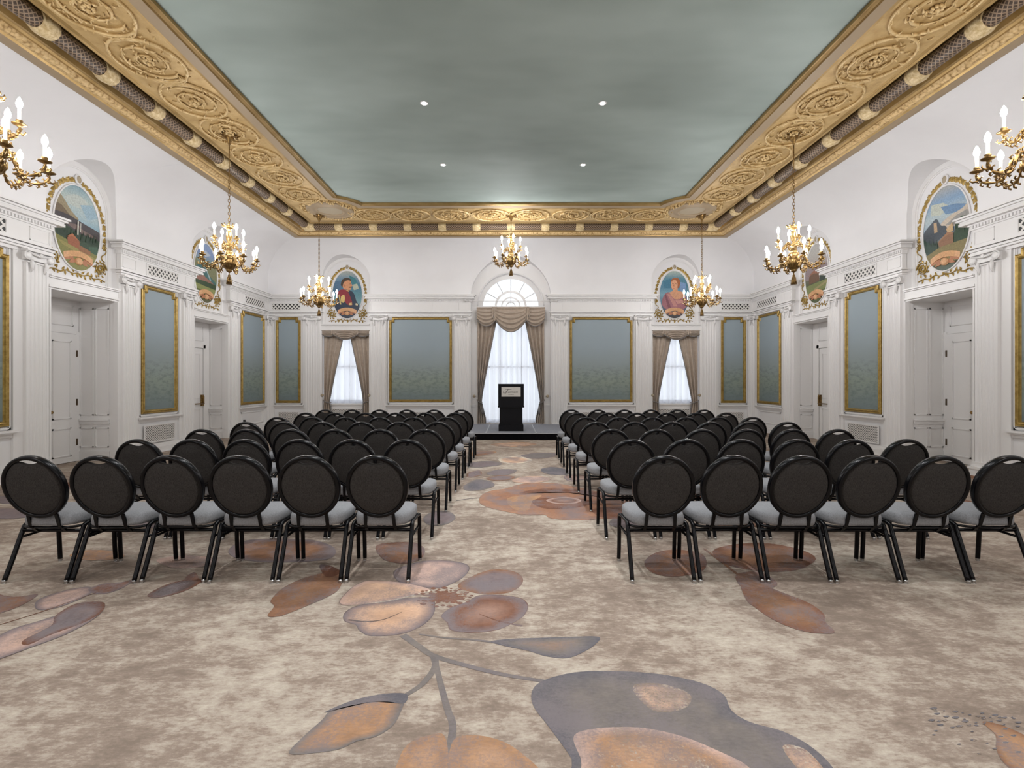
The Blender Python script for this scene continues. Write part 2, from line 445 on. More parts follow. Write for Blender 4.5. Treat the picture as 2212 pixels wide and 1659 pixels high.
# lattice roll
RW, RY, RZ, RR = 5.43, 13.09, 5.615, .10
def roll(p0, p1, ax):
    mb = MB(); L = (Vector(p1) - Vector(p0)).length
    n = 20; k = max(2, int(L))
    vs = []; uv = []
    for i in range(k+1):
        c = Vector(p0).lerp(Vector(p1), i/k)
        for j in range(n+1):
            a = 2*PI*j/n
            off = (math.cos(a)*RR, 0, math.sin(a)*RR) if ax == 'y' else (0, math.cos(a)*RR, math.sin(a)*RR)
            vs.append((c.x+off[0], c.y+off[1], c.z+off[2])); uv.append((round(L/.030)*i/k*.5*1.0, j/n*20*.5))
    fs = [(i*(n+1)+j, i*(n+1)+j+1, (i+1)*(n+1)+j+1, (i+1)*(n+1)+j) for i in range(k) for j in range(n)]
    mb.add(vs, fs, 0, True, None, uv)
    mb.build('lattice_roll', M['roll'], cornice)
for sx in (-1, 1):
    mb = MB(); mb.ball((XC+sx*RW, RY, RZ), .128, .128, .128, 14, 10); mb.build('roll_corner', M['band'], cornice)
roll((XC-RW, YF, RZ), (XC-RW, RY, RZ), 'y'); roll((XC+RW, YF, RZ), (XC+RW, RY, RZ), 'y'); roll((XC-RW, RY, RZ), (XC+RW, RY, RZ), 'x')
def bandmesh():
    mb = MB(); n = 24
    prof = [(.098,-.105),(.118,-.10),(.112,-.085),(.125,-.06),(.132,0),(.125,.06),(.112,.085),(.118,.10),(.098,.105)]
    vs = []
    for i, (r, t) in enumerate(prof):
        for j in range(n):
            a = 2*PI*j/n; rr = r + (.006*math.cos(8*a) if 2 < i < 6 else 0)
            vs.append((rr*math.cos(a), t, rr*math.sin(a)))
    fs = [(i*n+j, i*n+(j+1) % n, (i+1)*n+(j+1) % n, (i+1)*n+j) for i in range(len(prof)-1) for j in range(n)]
    mb.add(vs, fs, 0, True)
    return mb
b0 = bandmesh().build('roll_band', M['band'], cornice)
spots = [(XC+s*RW, 4.80 + .88*i, 0) for s in (-1, 1) for i in range(9)] + [(XC + .915*i, RY, 1) for i in range(-5, 6)] + \
        [(XC-RW, RY-.10, 0), (XC+RW, RY-.10, 0), (XC-RW+.10, RY, 1), (XC+RW-.10, RY, 1)]
for i, (x, y, t) in enumerate(spots):
    o = b0 if i == 0 else b0.copy()
    if i: COL.objects.link(o)
    o.location = (x, y, RZ); o.rotation_euler = (0, 0, t*PI/2)

# scroll reliefs
def relief_mesh(seed, rx=.375, ry=.40):
    rr = random.Random(seed); mb = MB(); zb = -.002
    ring = [(rx*math.cos(2*PI*i/40), ry*math.sin(2*PI*i/40), zb-.008) for i in range(40)]
    mb.tube(ring, .015, 6, True, flat=1.2)
    sp_ = []
    for i in range(46):
        t = i/45; a = t*2*PI*1.75 + 1.0; r = .30 - .22*t
        sp_.append((r*math.cos(a)*rx/.375, r*math.sin(a)*ry/.375, zb-.008))
    mb.tube(sp_, [.013 + .006*math.sin(i*.9) for i in range(46)], 6)
    for i in range(0, 46, 3):
        x, y, z = sp_[i]; a = i/45*2*PI*1.75 + 1.0 + rr.uniform(.3, 1.0)
        for sgn in (1, -1):
            l = .045 + rr.random()*.03
            pth = [(x, y, zb-.006), (x + l*.5*math.cos(a)*sgn, y + l*.5*math.sin(a)*sgn, zb-.02), (x + l*math.cos(a+.6)*sgn, y + l*math.sin(a+.6)*sgn, zb-.008)]
            mb.tube(pth, [.006, .014, .004], 5)
    for i in range(20):
        a = 2*PI*i/20 + rr.uniform(-.1, .1); x, y = rx*math.cos(a), ry*math.sin(a); b = a + rr.choice((1.0, -1.0))
        l = .04 + rr.random()*.035; sg = rr.choice((-1, -1, .6))
        mb.tube([(x, y, zb-.006), (x + sg*l*.5*math.cos(b), y + sg*l*.5*math.sin(b), zb-.022), (x + sg*l*math.cos(b+.5), y + sg*l*math.sin(b+.5), zb-.006)], [.008, .015, .004], 5)
    for i in range(8):       # rosette petals
        a = 2*PI*i/8
        mb.ball((.045*math.cos(a), .045*math.sin(a), zb-.02), .026, .018, .018, 6, 4)
    mb.ball((0, 0, zb-.035), .024, .024, .026, 8, 4)
    # vine to the next circle
    for sgn in (1, -1):
        mb.tube(spline([(sgn*rx*.7, ry*.72, zb-.006), (sgn*rx*.3, ry*1.06, zb-.01), (-sgn*rx*.5, ry*1.22, zb-.008)], 5, False), .012, 5)
    for i in range(26):
        x, y = rr.uniform(-.36, .36), rr.uniform(-.44, .44)
        a = rr.uniform(0, PI); l = .03
        mb.tube([(x-l*math.cos(a), y-l*math.sin(a), zb), (x, y, zb-.013), (x+l*math.cos(a), y+l*math.sin(a), zb)], [.004, .01, .004], 5)
    return mb
protos = [relief_mesh(3).build('scroll_relief', M['relief'], cornice), relief_mesh(9).build('scroll_relief', M['relief'], cornice)]
rs = [(XC+s*4.65, 4.47 + .905*i, 0) for s in (-1, 1) for i in range(8)] + [(XC + .49 + .98*i, 12.13, 1) for i in range(-4, 4)]
for i, (x, y, t) in enumerate(rs):
    o = protos[i] if i < 2 else protos[i % 2].copy()
    if i > 1: COL.objects.link(o)
    o.location = (x, y, ZSOF); o.rotation_euler = (0, 0, t*PI/2 + (PI if i % 3 == 0 else 0)); o.scale = (1.08, 1.1, 1.3)

# corner medallions
def medallion():
    mb = MB()
    def annulus(prof, n=48):
        vs = [(r*math.cos(2*PI*j/n), r*math.sin(2*PI*j/n), z) for r, z in prof for j in range(n)]
        fs = [(i*n+j, i*n+(j+1) % n, (i+1)*n+(j+1) % n, (i+1)*n+j) for i in range(len(prof)-1) for j in range(n)]
        mb.add(vs, fs, 0, True)
    annulus([(.56,0),(.55,-.03),(.52,-.035),(.50,-.012),(.36,-.018),(.34,-.04),(.30,-.04),(.285,-.012)])
    n = 48; mb.add([(.29*math.cos(2*PI*j/n), .29*math.sin(2*PI*j/n), -.014) for j in range(n)], [tuple(range(n))], 1)
    rr = random.Random(4)
    for j in range(70):
        a = 2*PI*j/70; r = .60 + rr.uniform(-.04, .06)
        mb.ball((r*math.cos(a), r*math.sin(a), -.01), rr.uniform(.02, .045), .03, .03, 6, 4, 2)
    for j in range(16):
        a = rr.uniform(0, 2*PI)
        mb.tube([(.5*math.cos(a), .5*math.sin(a), -.01), (.57*math.cos(a+.06), .57*math.sin(a+.06), -.05), (.66*math.cos(a+.02), .66*math.sin(a+.02), -.01)], [.012,.022,.006], 5, m=2)
    return mb
md = medallion().build('corner_medallion', [M['strip'], M['oval'], M['relief']], cornice)
md.location = (XC-MC[0], MC[1], ZSOF)
m2 = md.copy(); COL.objects.link(m2); m2.location = (XC+MC[0], MC[1], ZSOF); m2.scale = (-1, 1, 1)

# ------------------------------------------------------------------ carpet floor
def fl(px, py):
    y = 1590.0 / (py - 822.0); return ((px - 1101.0) * y / F0, y)
floor = MB()
floor.quad((-9, YF-.3, 0), (9, YF-.3, 0), (9, 16, 0), (-9, 16, 0), col=(0,0,0,0))
_layer = [0]
def petal(pts, edge, mid, inner=None, am=1.0, ae=1.0, rings=(.0, .035, .34, .8), n=5, dark_rim=None, same=False):
    """flat woven shape: colours from rim to middle, alpha = how solid"""
    P = spline([(*fl(*p), 0) for p in pts], n)
    _layer[0] += .5 if same else 1
    z = .0004 + .00002 * _layer[0]
    cx = sum(p[0] for p in P)/len(P); cy = sum(p[1] for p in P)/len(P)
    inner = tuple(.65*m_+.35*i_ for m_, i_ in zip(mid, inner or mid))
    cols = [dark_rim or edge, edge, mid, inner]; al = [ae, ae, am, am]
    k = len(P); vs = []; cs = []
    for t, c, a in zip(rings, cols, al):
        for p in P:
            vs.append((p[0] + (cx-p[0])*t, p[1] + (cy-p[1])*t, z)); cs.append((c[0], c[1], c[2], a))
    vs.append((cx, cy, z)); cs.append((inner[0], inner[1], inner[2], am))
    fs = [(i*k+j, i*k+(j+1) % k, (i+1)*k+(j+1) % k, (i+1)*k+j) for i in range(len(rings)-1) for j in range(k)]
    fs += [((len(rings)-1)*k+j, (len(rings)-1)*k+(j+1) % k, len(vs)-1) for j in range(k)]
    floor.add(vs, fs, 0, False, cs)
def stem(pts, w0, w1, c, a=.85):
    P = [Vector((*fl(*p), 0)) for p in pts]; P = [Vector(p) for p in spline(P, 5, False)]
    _layer[0] += 1; z = .0004 + .00002*_layer[0]; L = []; Rr = []
    for i, p in enumerate(P):
        t = (P[min(i+1, len(P)-1)] - P[max(i-1, 0)]); t.normalize(); nn = Vector((-t.y, t.x, 0)); w = w0 + (w1-w0)*i/(len(P)-1)
        L.append((p.x+nn.x*w, p.y+nn.y*w, z)); Rr.append((p.x-nn.x*w, p.y-nn.y*w, z))
    k = len(P); floor.add(L+Rr, [(i, i+1, k+i+1, k+i) for i in range(k-1)], 0, False, (c[0], c[1], c[2], a))
PK = srgb(186,160,148); MV = srgb(124,112,112); BR = srgb(136,102,80); BD = srgb(112,78,62); GY = srgb(120,114,110)
OR = srgb(168,132,102); RU = srgb(126,92,76); DK = srgb(92,80,76); PE = srgb(196,164,140); SL = srgb(104,102,106)
LT = srgb(208,200,182)
# big foreground bloom
petal([(850,1235),(880,1220),(920,1211),(970,1211),(1006,1218),(1014,1230),(1000,1248),(975,1262),(950,1270),(905,1268),(862,1258)], MV, PK, PK, .8, .9, dark_rim=DK)
petal([(988,1266),(1020,1245),(1060,1231),(1105,1233),(1128,1246),(1126,1264),(1100,1280),(1060,1283),(1025,1281)], BR, MV, MV, .9, 1, dark_rim=RU)
petal([(1008,1300),(1035,1286),(1080,1285),(1125,1292),(1141,1308),(1132,1330),(1105,1348),(1070,1362),(1020,1367),(975,1362),(966,1346),(953,1330),(975,1312)], MV, RU, PK, .9, 1, dark_rim=BD)
petal([(930,1291),(940,1312),(932,1334),(905,1356),(860,1371),(800,1374),(776,1362),(768,1350),(744,1342),(743,1326),(762,1312),(805,1301),(870,1293)], MV, PE, OR, .85, .95, dark_rim=DK)
petal([(752,1276),(733,1298),(742,1307),(790,1305),(850,1296),(905,1284),(932,1274),(890,1262),(840,1255),(795,1254),(768,1264)], PK, PE, PE, .8, .9, dark_rim=DK)
stem([(930,1276),(850,1296),(790,1304)], .008, .003, LT)
stem([(752,1339),(790,1343),(830,1338),(868,1322)], .009, .002, DK, .75)
stem([(1128,1352),(1090,1345),(1060,1336),(1035,1326)], .010, .002, BD, .7)
stem([(600,1316),(650,1290),(700,1262),(728,1246)], .004, .003, RU, .7)
stem([(1640,1272),(1690,1300),(1740,1330),(1790,1362)], .004, .003, RU, .7)
rr = random.Random(5)
petal([(960 + 54*q_*math.cos(2*PI*i/26), 1289 + 17*q_*math.sin(2*PI*i/26)) for i in range(26) for q_ in [(.62 if i % 2 else 1.0)*rr.uniform(.85, 1.08)]], RU, RU, BR, .74, .6, n=3)
_sp = []
for i in range(420):
    a = rr.uniform(0, 2*PI); r = rr.random()**.6
    x, y = 958 + 62*r*math.cos(a), 1290 + 21*r*math.sin(a); q = rr.uniform(3, 8)
    if any(abs(x-a_)/(q+c_) < 1 and abs(y-b_)/(.42*(q+c_)) < 1 for a_, b_, c_ in _sp): continue
    _sp.append((x, y, q))
    petal([(x-q, y), (x, y-q*.38), (x+q, y), (x, y+q*.4)], RU, RU, RU, 1, .9, n=2, rings=(0,.3,.5,.7), same=i > 0)
stem([(870,1372),(900,1393),(935,1416),(1000,1436),(1080,1456),(1150,1468),(1210,1476)], .022, .011, GY)
stem([(936,1416),(940,1440),(918,1472),(896,1490),(868,1506)], .02, .012, GY)
stem([(938,1420),(950,1470),(966,1530),(978,1570),(968,1640),(966,1659)], .014, .018, GY)
stem([(905,1370),(960,1378),(1020,1382),(1070,1388)], .006, .01, GY)
petal([(1060,1386),(1110,1380),(1170,1378),(1230,1376),(1293,1376),(1286,1392),(1262,1408),(1225,1422),(1180,1418),(1140,1406),(1100,1398)], SL, GY, OR, .8, .9)
petal([(625,1628),(655,1592),(695,1556),(720,1530),(780,1510),(835,1500),(876,1500),(868,1532),(850,1566),(815,1590),(770,1602),(735,1618),(690,1626)], GY, OR, OR, 1, .95)
petal([(700,1540),(760,1514),(830,1499),(878,1500),(872,1520),(830,1516),(760,1524)], SL, SL, MV, .9, .9)
petal([(858,1690),(862,1640),(885,1605),(930,1588),(960,1590),(970,1650),(960,1700)], OR, OR, PE, 1, 1)
petal([(975,1690),(972,1620),(990,1592),(1040,1590),(1090,1604),(1130,1630),(1165,1662),(1190,1700)], OR, OR, PE, .95, 1)
petal([(1150,1492),(1175,1470),(1240,1453),(1320,1450),(1420,1456),(1510,1474),(1562,1500),(1580,1535),(1620,1560),(1690,1580),(1750,1612),(1800,1660),(1820,1720),(1270,1720),(1235,1640),(1185,1570),(1152,1525)], SL, GY, GY, .95, 1)
petal([(1240,1590),(1290,1574),(1380,1572),(1470,1590),(1550,1622),(1620,1660),(1640,1720),(1290,1720),(1255,1640)], PK, OR, PE, .62, .6)
petal([(1370,1480),(1430,1478),(1490,1500),(1480,1530),(1420,1538),(1380,1510)], MV, PE, PE, .55, .45)
petal([(1690,1615),(1740,1620),(1790,1680),(1760,1700)], OR, PE, PE, .6, .5)
petal([(2122,1560),(2160,1566),(2212,1588),(2270,1620),(2280,1690),(2215,1680),(2170,1650),(2152,1618),(2150,1588)], BR, OR, OR, .95, 1)
for i in range(70):
    x = 2010 + 190*rr.random(); y = 1528 + (x-2010)*.12 + rr.uniform(0, 110)*rr.random(); q = rr.uniform(2, 9)
    if any(abs(x-a_)/(q+c_) < 1 and abs(y-b_)/(.4*(q+c_)) < 1 for a_, b_, c_ in _sp): continue
    _sp.append((x, y, q))
    petal([(x-q, y), (x-2, y-q*.3), (x+q, y-2), (x+3, y+q*.3)], SL, SL, SL, .6, .5, n=2, same=i > 0)
petal([(578,1331),(592,1310),(585,1297),(615,1268),(665,1246),(715,1236),(740,1240),(737,1264),(722,1282),(680,1302),(632,1322),(602,1332)], BR, BR, OR, .95, 1, dark_rim=RU)
petal([(1600,1258),(1642,1262),(1690,1280),(1745,1302),(1778,1325),(1784,1345),(1803,1366),(1770,1369),(1720,1360),(1668,1338),(1630,1312),(1612,1296)], RU, BR, OR, .95, 1)
petal([(1590,1242),(1640,1236),(1680,1262),(1640,1276),(1605,1272)], RU, BR, BR, .9, 1)
stem([(1520,1185),(1560,1215),(1600,1245),(1640,1262)], .012, .016, BR)
# left cluster
petal([(-60,1440),(-40,1400),(20,1362),(90,1340),(150,1320),(186,1302),(224,1302),(222,1320),(196,1342),(140,1372),(60,1402),(0,1424)], MV, PK, OR, .85, .95, dark_rim=DK)
petal([(120,1330),(160,1306),(200,1300),(226,1304),(218,1324),(180,1346),(110,1372),(60,1394),(50,1384),(110,1352)], BD, MV, DK, .9, .95)
petal([(75,1306),(90,1292),(140,1276),(190,1268),(200,1278),(170,1296),(120,1314),(84,1318)], MV, PK, PK, .75, .9, dark_rim=SL)
petal([(190,1275),(220,1262),(262,1258),(290,1252),(262,1272),(220,1284)], MV, RU, RU, .8, .9)
petal([(-30,1282),(30,1290),(82,1284),(50,1306),(10,1322),(-30,1330)], RU, BR, BR, .85, .95)
stem([(0,1350),(90,1322),(180,1290),(262,1262)], .004, .006, BD)
petal([(318,1288),(340,1272),(376,1258),(420,1250),(436,1256),(402,1276),(352,1290)], BD, DK, MV, .95, 1)
petal([(400,1250),(420,1236),(428,1252)], RU, RU, RU, 1, 1)
# under and behind the chairs
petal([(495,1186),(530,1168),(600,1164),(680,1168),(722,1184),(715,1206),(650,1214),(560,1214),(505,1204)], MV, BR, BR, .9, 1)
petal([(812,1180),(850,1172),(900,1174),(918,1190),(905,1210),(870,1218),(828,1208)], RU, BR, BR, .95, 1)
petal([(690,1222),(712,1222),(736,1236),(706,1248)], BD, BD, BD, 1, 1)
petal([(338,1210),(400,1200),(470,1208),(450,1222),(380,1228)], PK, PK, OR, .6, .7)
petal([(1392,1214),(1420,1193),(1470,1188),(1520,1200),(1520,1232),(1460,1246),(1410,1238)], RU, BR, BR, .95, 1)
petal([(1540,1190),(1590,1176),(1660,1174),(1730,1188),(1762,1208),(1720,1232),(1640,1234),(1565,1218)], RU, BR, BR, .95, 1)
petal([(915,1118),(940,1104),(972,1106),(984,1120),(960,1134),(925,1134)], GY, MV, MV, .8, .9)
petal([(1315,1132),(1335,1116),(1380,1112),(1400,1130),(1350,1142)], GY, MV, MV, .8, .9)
# rose in the aisle
petal([(1035,1084),(1040,1070),(1062,1060),(1090,1056),(1120,1047),(1150,1043),(1200,1044),(1245,1052),(1290,1062),(1330,1072),(1385,1088),(1370,1108),(1330,1118),(1250,1124),(1190,1120),(1175,1112),(1130,1112),(1085,1104),(1048,1094)], srgb(160,124,102), srgb(150,112,90), RU, 1, 1)
petal([(1120,1066),(1170,1056),(1250,1058),(1310,1068),(1320,1078),(1250,1066),(1180,1064)], RU, BD, BD, 1, 1)
petal([(1095,1078),(1130,1070),(1170,1070),(1150,1084),(1140,1102),(1110,1100)], OR, OR, OR, .8, .8)
petal([(1150,1082),(1180,1076),(1260,1078),(1280,1088),(1240,1098),(1190,1100),(1160,1094)], BD, RU, RU, .95, 1)
petal([(1180,1080),(1220,1074),(1255,1080),(1240,1088),(1200,1088)], PK, RU, PK, .9, .9)
petal([(1280,1100),(1340,1094),(1420,1100),(1440,1114),(1360,1122),(1300,1118)], RU, BD, RU, .95, 1)
stem([(985,1082),(1010,1078),(1040,1075)], .012, .012, GY)
for pts, a, b in [([(1002,1050),(1030,1036),(1060,1040),(1068,1050),(1040,1059),(1008,1060)], GY, SL),
                  ([(1050,1022),(1080,1014),(1115,1015),(1105,1024),(1070,1028)], GY, MV),
                  ([(1050,1034),(1080,1027),(1112,1030),(1098,1037),(1066,1038)], BR, MV),
                  ([(1106,1038),(1130,1030),(1170,1029),(1190,1036),(1160,1043),(1120,1043)], PE, PK),
                  ([(1168,1014),(1196,1009),(1230,1017),(1222,1026),(1182,1024)], SL, SL),
                  ([(1125,984),(1158,979),(1202,980),(1190,988),(1150,991)], MV, GY),
                  ([(1018,976),(1066,975),(1070,979),(1040,984),(1020,985)], OR, BR),
                  ([(1080,990),(1120,986),(1150,995),(1110,1003),(1082,998)], LT, PE),
                  ([(1010,1000),(1060,996),(1085,1003),(1040,1010),(1008,1008)], GY, MV),
                  ([(1060,960),(1120,955),(1160,960),(1100,966)], OR, PE),
                  ([(1220,1028),(1260,1026),(1270,1034),(1230,1040)], MV, PK),
                  ([(1010,1022),(1035,1016),(1040,1026),(1012,1032)], BR, MV)]:
    petal(pts, a, b, b, .66, .62)
for x, y, q, c in [(2120,1030,30,BR),(2060,1090,60,RU),(150,1050,40,RU),(30,1080,50,MV),(210,1200,60,OR),(1900,1110,50,BR),(1750,990,20,BR),(760,1080,60,MV),(1480,1070,60,RU),(600,1060,50,BR),(1600,1130,60,BR),(340,1130,60,MV),(20,1110,60,MV)]:
    petal([(x-q, y), (x-q*.4, y-q*.18), (x+q*.5, y-q*.15), (x+q, y+2), (x+q*.3, y+q*.17), (x-q*.5, y+q*.16)], c, c, c, .8, .9)
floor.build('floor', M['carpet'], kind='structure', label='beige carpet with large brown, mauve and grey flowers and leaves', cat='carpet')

# ------------------------------------------------------------------ wall joinery
_tn = [1]
def tname():
    _tn[0] += 1; return 'trim_%d' % _tn[0]
def layered(mb, u0, u1, layers, fu0=True, fu1=True, base=.08, m=0):
    for z0, z1, v in layers:
        e = max(0, v - base)
        mb.box(u0 - (e if fu0 else 0), u1 + (e if fu1 else 0), -.005, v, z0, z1, m)
def fluted(mb, u0, u1, z0, z1, v0=.045, v1=.085, n=5):
    w = u1 - u0; pts = [(u0, 0), (u0, v1)]
    fw = (w - .05) / n
    for i in range(n):
        a = u0 + .025 + fw*i + fw*.14; b = u0 + .025 + fw*(i+1) - fw*.14; c = (a+b)/2; r = (b-a)/2
        for k in range(7):
            t = PI*k/6; pts.append((c - r*math.cos(t), v1 - r*.75*math.sin(t)))
    pts += [(u1, v1), (u1, 0)]
    k = len(pts)
    mb.add([(u, v, z0) for u, v in pts] + [(u, v, z1) for u, v in pts], [(i, i+1, k+i+1, k+i) for i in range(k-1)], 0, False)
def pilaster(F, u0, u1, side, n=5, leaf=True):
    """fluted pilaster with base and scrolled capital"""
    c = (u0+u1)/2; w = u1-u0
    mb = MB(F); fluted(mb, u0, u1, .22, 3.30, n=n)
    sh = mb.build(tname(), M['paint'], kind='structure', label='white fluted pilaster with scrolled capital %s' % side, cat='pilaster')
    mb = MB(F)
    for z0, z1, v in ((0,.11,.135), (.11,.15,.15), (.15,.175,.12), (.175,.22,.115)): mb.box(u0-(v-.085), u1+(v-.085), 0, v, z0, z1)
    mb.build('pilaster_base', M['paint'], sh)
    mb = MB(F)
    mb.box(u0-.005, u1+.005, 0, .10, 3.29, 3.31)
    mb.box(u0-.02, u1+.02, 0, .10, 3.33, 3.46); mb.box(u0-.04, u1+.04, 0, .15, 3.455, 3.49)
    for s in (-1, 1):
        uc = c + s*(w/2 + .005)
        sp_ = []
        for i in range(26):
            t = i/25; a = t*2*PI*1.6 + PI/2; r = .062*(1-t) + .008
            sp_.append((uc + s*r*math.cos(a)*-1, .125, 3.385 + r*math.sin(a)))
        mb.tube(sp_, .011, 5)
        mb.lathe([(.05,0),(.058,.02),(.05,.045),(.02,.05)], 12, (uc, .09, 3.385), axis='y')
        # hanging leaf drop
        mb.tube([(c + s*w*.3, .10, 3.34), (c + s*w*.33, .115, 3.27), (c + s*w*.28, .10, 3.20), (c + s*w*.30, .09, 3.15)], [.02,.03,.018,.006], 6)
    mb.tube([(c-w/2, .12, 3.44), (c, .13, 3.40), (c+w/2, .12, 3.44)], .018, 6)
    mb.ball((c, .14, 3.42), .03, .02, .035, 8, 5)
    mb.build('capital', M['paint'], sh)
    return sh
ENT = [(3.49,3.52,.10),(3.525,3.56,.115),(3.57,3.60,.14),(3.60,3.875,.085),(3.875,3.895,.11),(3.945,3.965,.125),(3.965,4.01,.20),(4.015,4.035,.19),(4.035,4.065,.225),(4.07,4.10,.25)]
def entab(F, u0, u1, fu0, fu1, side):
    mb = MB(F); layered(mb, u0, u1, ENT, fu0, fu1, base=.085)
    mb.box(u0-(.02 if fu0 else 0), u1+(.02 if fu1 else 0), 0, .10, 3.895, 3.945)
    n = int((u1-u0)/.05)
    for i in range(n):                     # dentils
        a = u0 + (u1-u0)*i/n; mb.box(a, a+.028, .09, .125, 3.90, 3.943)
    # sunk panel edges at the ends of the frieze
    for a, b in ((u0+.04, u0+.36), (u1-.36, u1-.04)):
        for q in ((a, b, 3.64, 3.65), (a, b, 3.83, 3.84), (a, a+.01, 3.64, 3.84), (b-.01, b, 3.64, 3.84)):
            mb.box(q[0], q[1], .085, .093, q[2], q[3])
    return mb.build(tname(), M['paint'], kind='structure', label='white entablature with dentils %s' % side, cat='entablature')
def moulding_rect(mb, F, u0, u1, z0, z1, v, w=.03, h=.015):
    for q in ((u0, u1, z0, z0+w), (u0, u1, z1-w, z1), (u0, u0+w, z0, z1), (u1-w, u1, z0, z1)):
        mb.box(q[0], q[1], v, v+h, q[2], q[3])
        mb.box(q[0]+w*.3, q[1]-w*.3, v+h, v+h*1.5, q[2]+w*.3, q[3]-w*.3) if (q[1]-q[0]) > w*.7 and (q[3]-q[2]) > w*.7 else None
def offset_rect_poly(pts, d):
    """inward offset of a ccw rectilinear outline"""
    k = len(pts); out = []
    for i in range(k):
        a = Vector(pts[i-1]); b = Vector(pts[i]); c = Vector(pts[(i+1) % k])
        e1 = (b-a).normalized(); e2 = (c-b).normalized()
        n1 = Vector((-e1.y, e1.x)); n2 = Vector((-e2.y, e2.x))
        q = b + (n1 + n2) * d
        out.append((q.x, q.y))
    return out
def mural(F, u0, u1, z0, z1, label, v=.015, grp=None):
    o = F((u0+u1)/2, v, z0); t = empty('mural_panel', o, label=label, cat='painting')
    q = .085
    out = [(u0,z0),(u1,z0),(u1,z1-q),(u1-q,z1-q),(u1-q,z1),(u0+q,z1),(u0+q,z1-q),(u0,z1-q)]
    mb = MB(F); prof = [(0,0),(0,.03),(.012,.042),(.024,.03),(.034,.03),(.048,.05),(.062,.045),(.068,.022),(.075,.006)]
    rings = [offset_rect_poly(out, d) for d, h in prof]
    k = len(out)
    for i in range(len(prof)-1):
        for j in range(k):
            a, b = rings[i][j], rings[i][(j+1) % k]; c, d = rings[i+1][(j+1) % k], rings[i+1][j]
            mb.quad((a[0], v+prof[i][1], a[1]), (b[0], v+prof[i][1], b[1]), (c[0], v+prof[i+1][1], c[1]), (d[0], v+prof[i+1][1], d[1]))
    mb.build('gilt_frame', M['goldbright'], t, o)
    mb = MB(F); inn = offset_rect_poly(out, .07)
    mb.add([(a, v+.006, b) for a, b in inn], [tuple(range(k))], 0, False, None, [(a, b) for a, b in inn])
    mb.build('canvas', M['canvas'], t, o)
    return t
def lattice(F, u0, u1, z0, z1, v, label, cell=.05, grp=None):
    o = F((u0+u1)/2, v, z0); t = empty('vent_grille', o, label=label, cat='vent')
    mb = MB(F); mb.add([(u0,v+.006,z0),(u1,v+.006,z0),(u1,v+.006,z1),(u0,v+.006,z1)], [(0,1,2,3)], 0, False, None,
                       [(a/cell, b/cell) for a, b in ((u0,z0),(u1,z0),(u1,z1),(u0,z1))])
    mb.build('grille_mesh', M['grille'], t, o)
    mb = MB(F)
    for q in ((u0-.025, u1+.025, z0-.025, z0), (u0-.025, u1+.025, z1, z1+.025), (u0-.025, u0, z0, z1), (u1, u1+.025, z0, z1)):
        mb.box(q[0], q[1], v-.002, v+.018, q[2], q[3])
    mb.build('grille_frame', M['paint'], t, o)
def bay(F, u0, u1, p0, p1, side, fu0=True, fu1=True, grille='low', pil=(True, True), pw=.36, short='', lowmat=None):
    """one wall bay: pilasters at the ends, mural between them from p0 to p1"""
    a = u0 + (.05 if fu0 else .0); b = u1 - (.05 if fu1 else .0)
    q = tname()
    mb = MB(F)
    # backing strips beside the pilasters, sill, dado
    mb.box(u0, p0-.06, 0, .04, .2, 3.49); mb.box(p1+.06, u1, 0, .04, .2, 3.49)
    mb.box(p0-.10, p1+.10, 0, .10, .735, .765); mb.box(p0-.085, p1+.085, 0, .075, .71, .735); mb.box(p0-.07, p1+.07, 0, .03, .66, .71)
    moulding_rect(mb, F, p0-.045, p1+.045, .775, 3.475, .0, .045, .02)
    mb.box(p0-.10, p1+.10, 0, .06, 3.44, 3.49)
    mb.build(q, M['paint'], kind='structure', label='white panel mouldings and sill %s' % side, cat='moulding')
    if pil[0]: pilaster(F, a, min(p0-.05, a+pw), 'left of the mural ' + side if F is not FR else 'far side ' + side)
    if pil[1]: pilaster(F, max(p1+.05, b-pw), b, 'right of the mural ' + side if F is not FR else 'near side ' + side)
    entab(F, u0, u1, fu0, fu1, side)
def base(F, segs, name, lab):
    mb = MB(F)
    for a, b in segs:
        mb.box(a, b, 0, .03, 0, .17); mb.box(a, b, 0, .045, 0, .12); mb.box(a, b, 0, .06, .0, .02); mb.box(a, b, 0, .022, .17, .2)
    mb.build(name, M['paint'], kind='structure', label=lab, cat='baseboard')

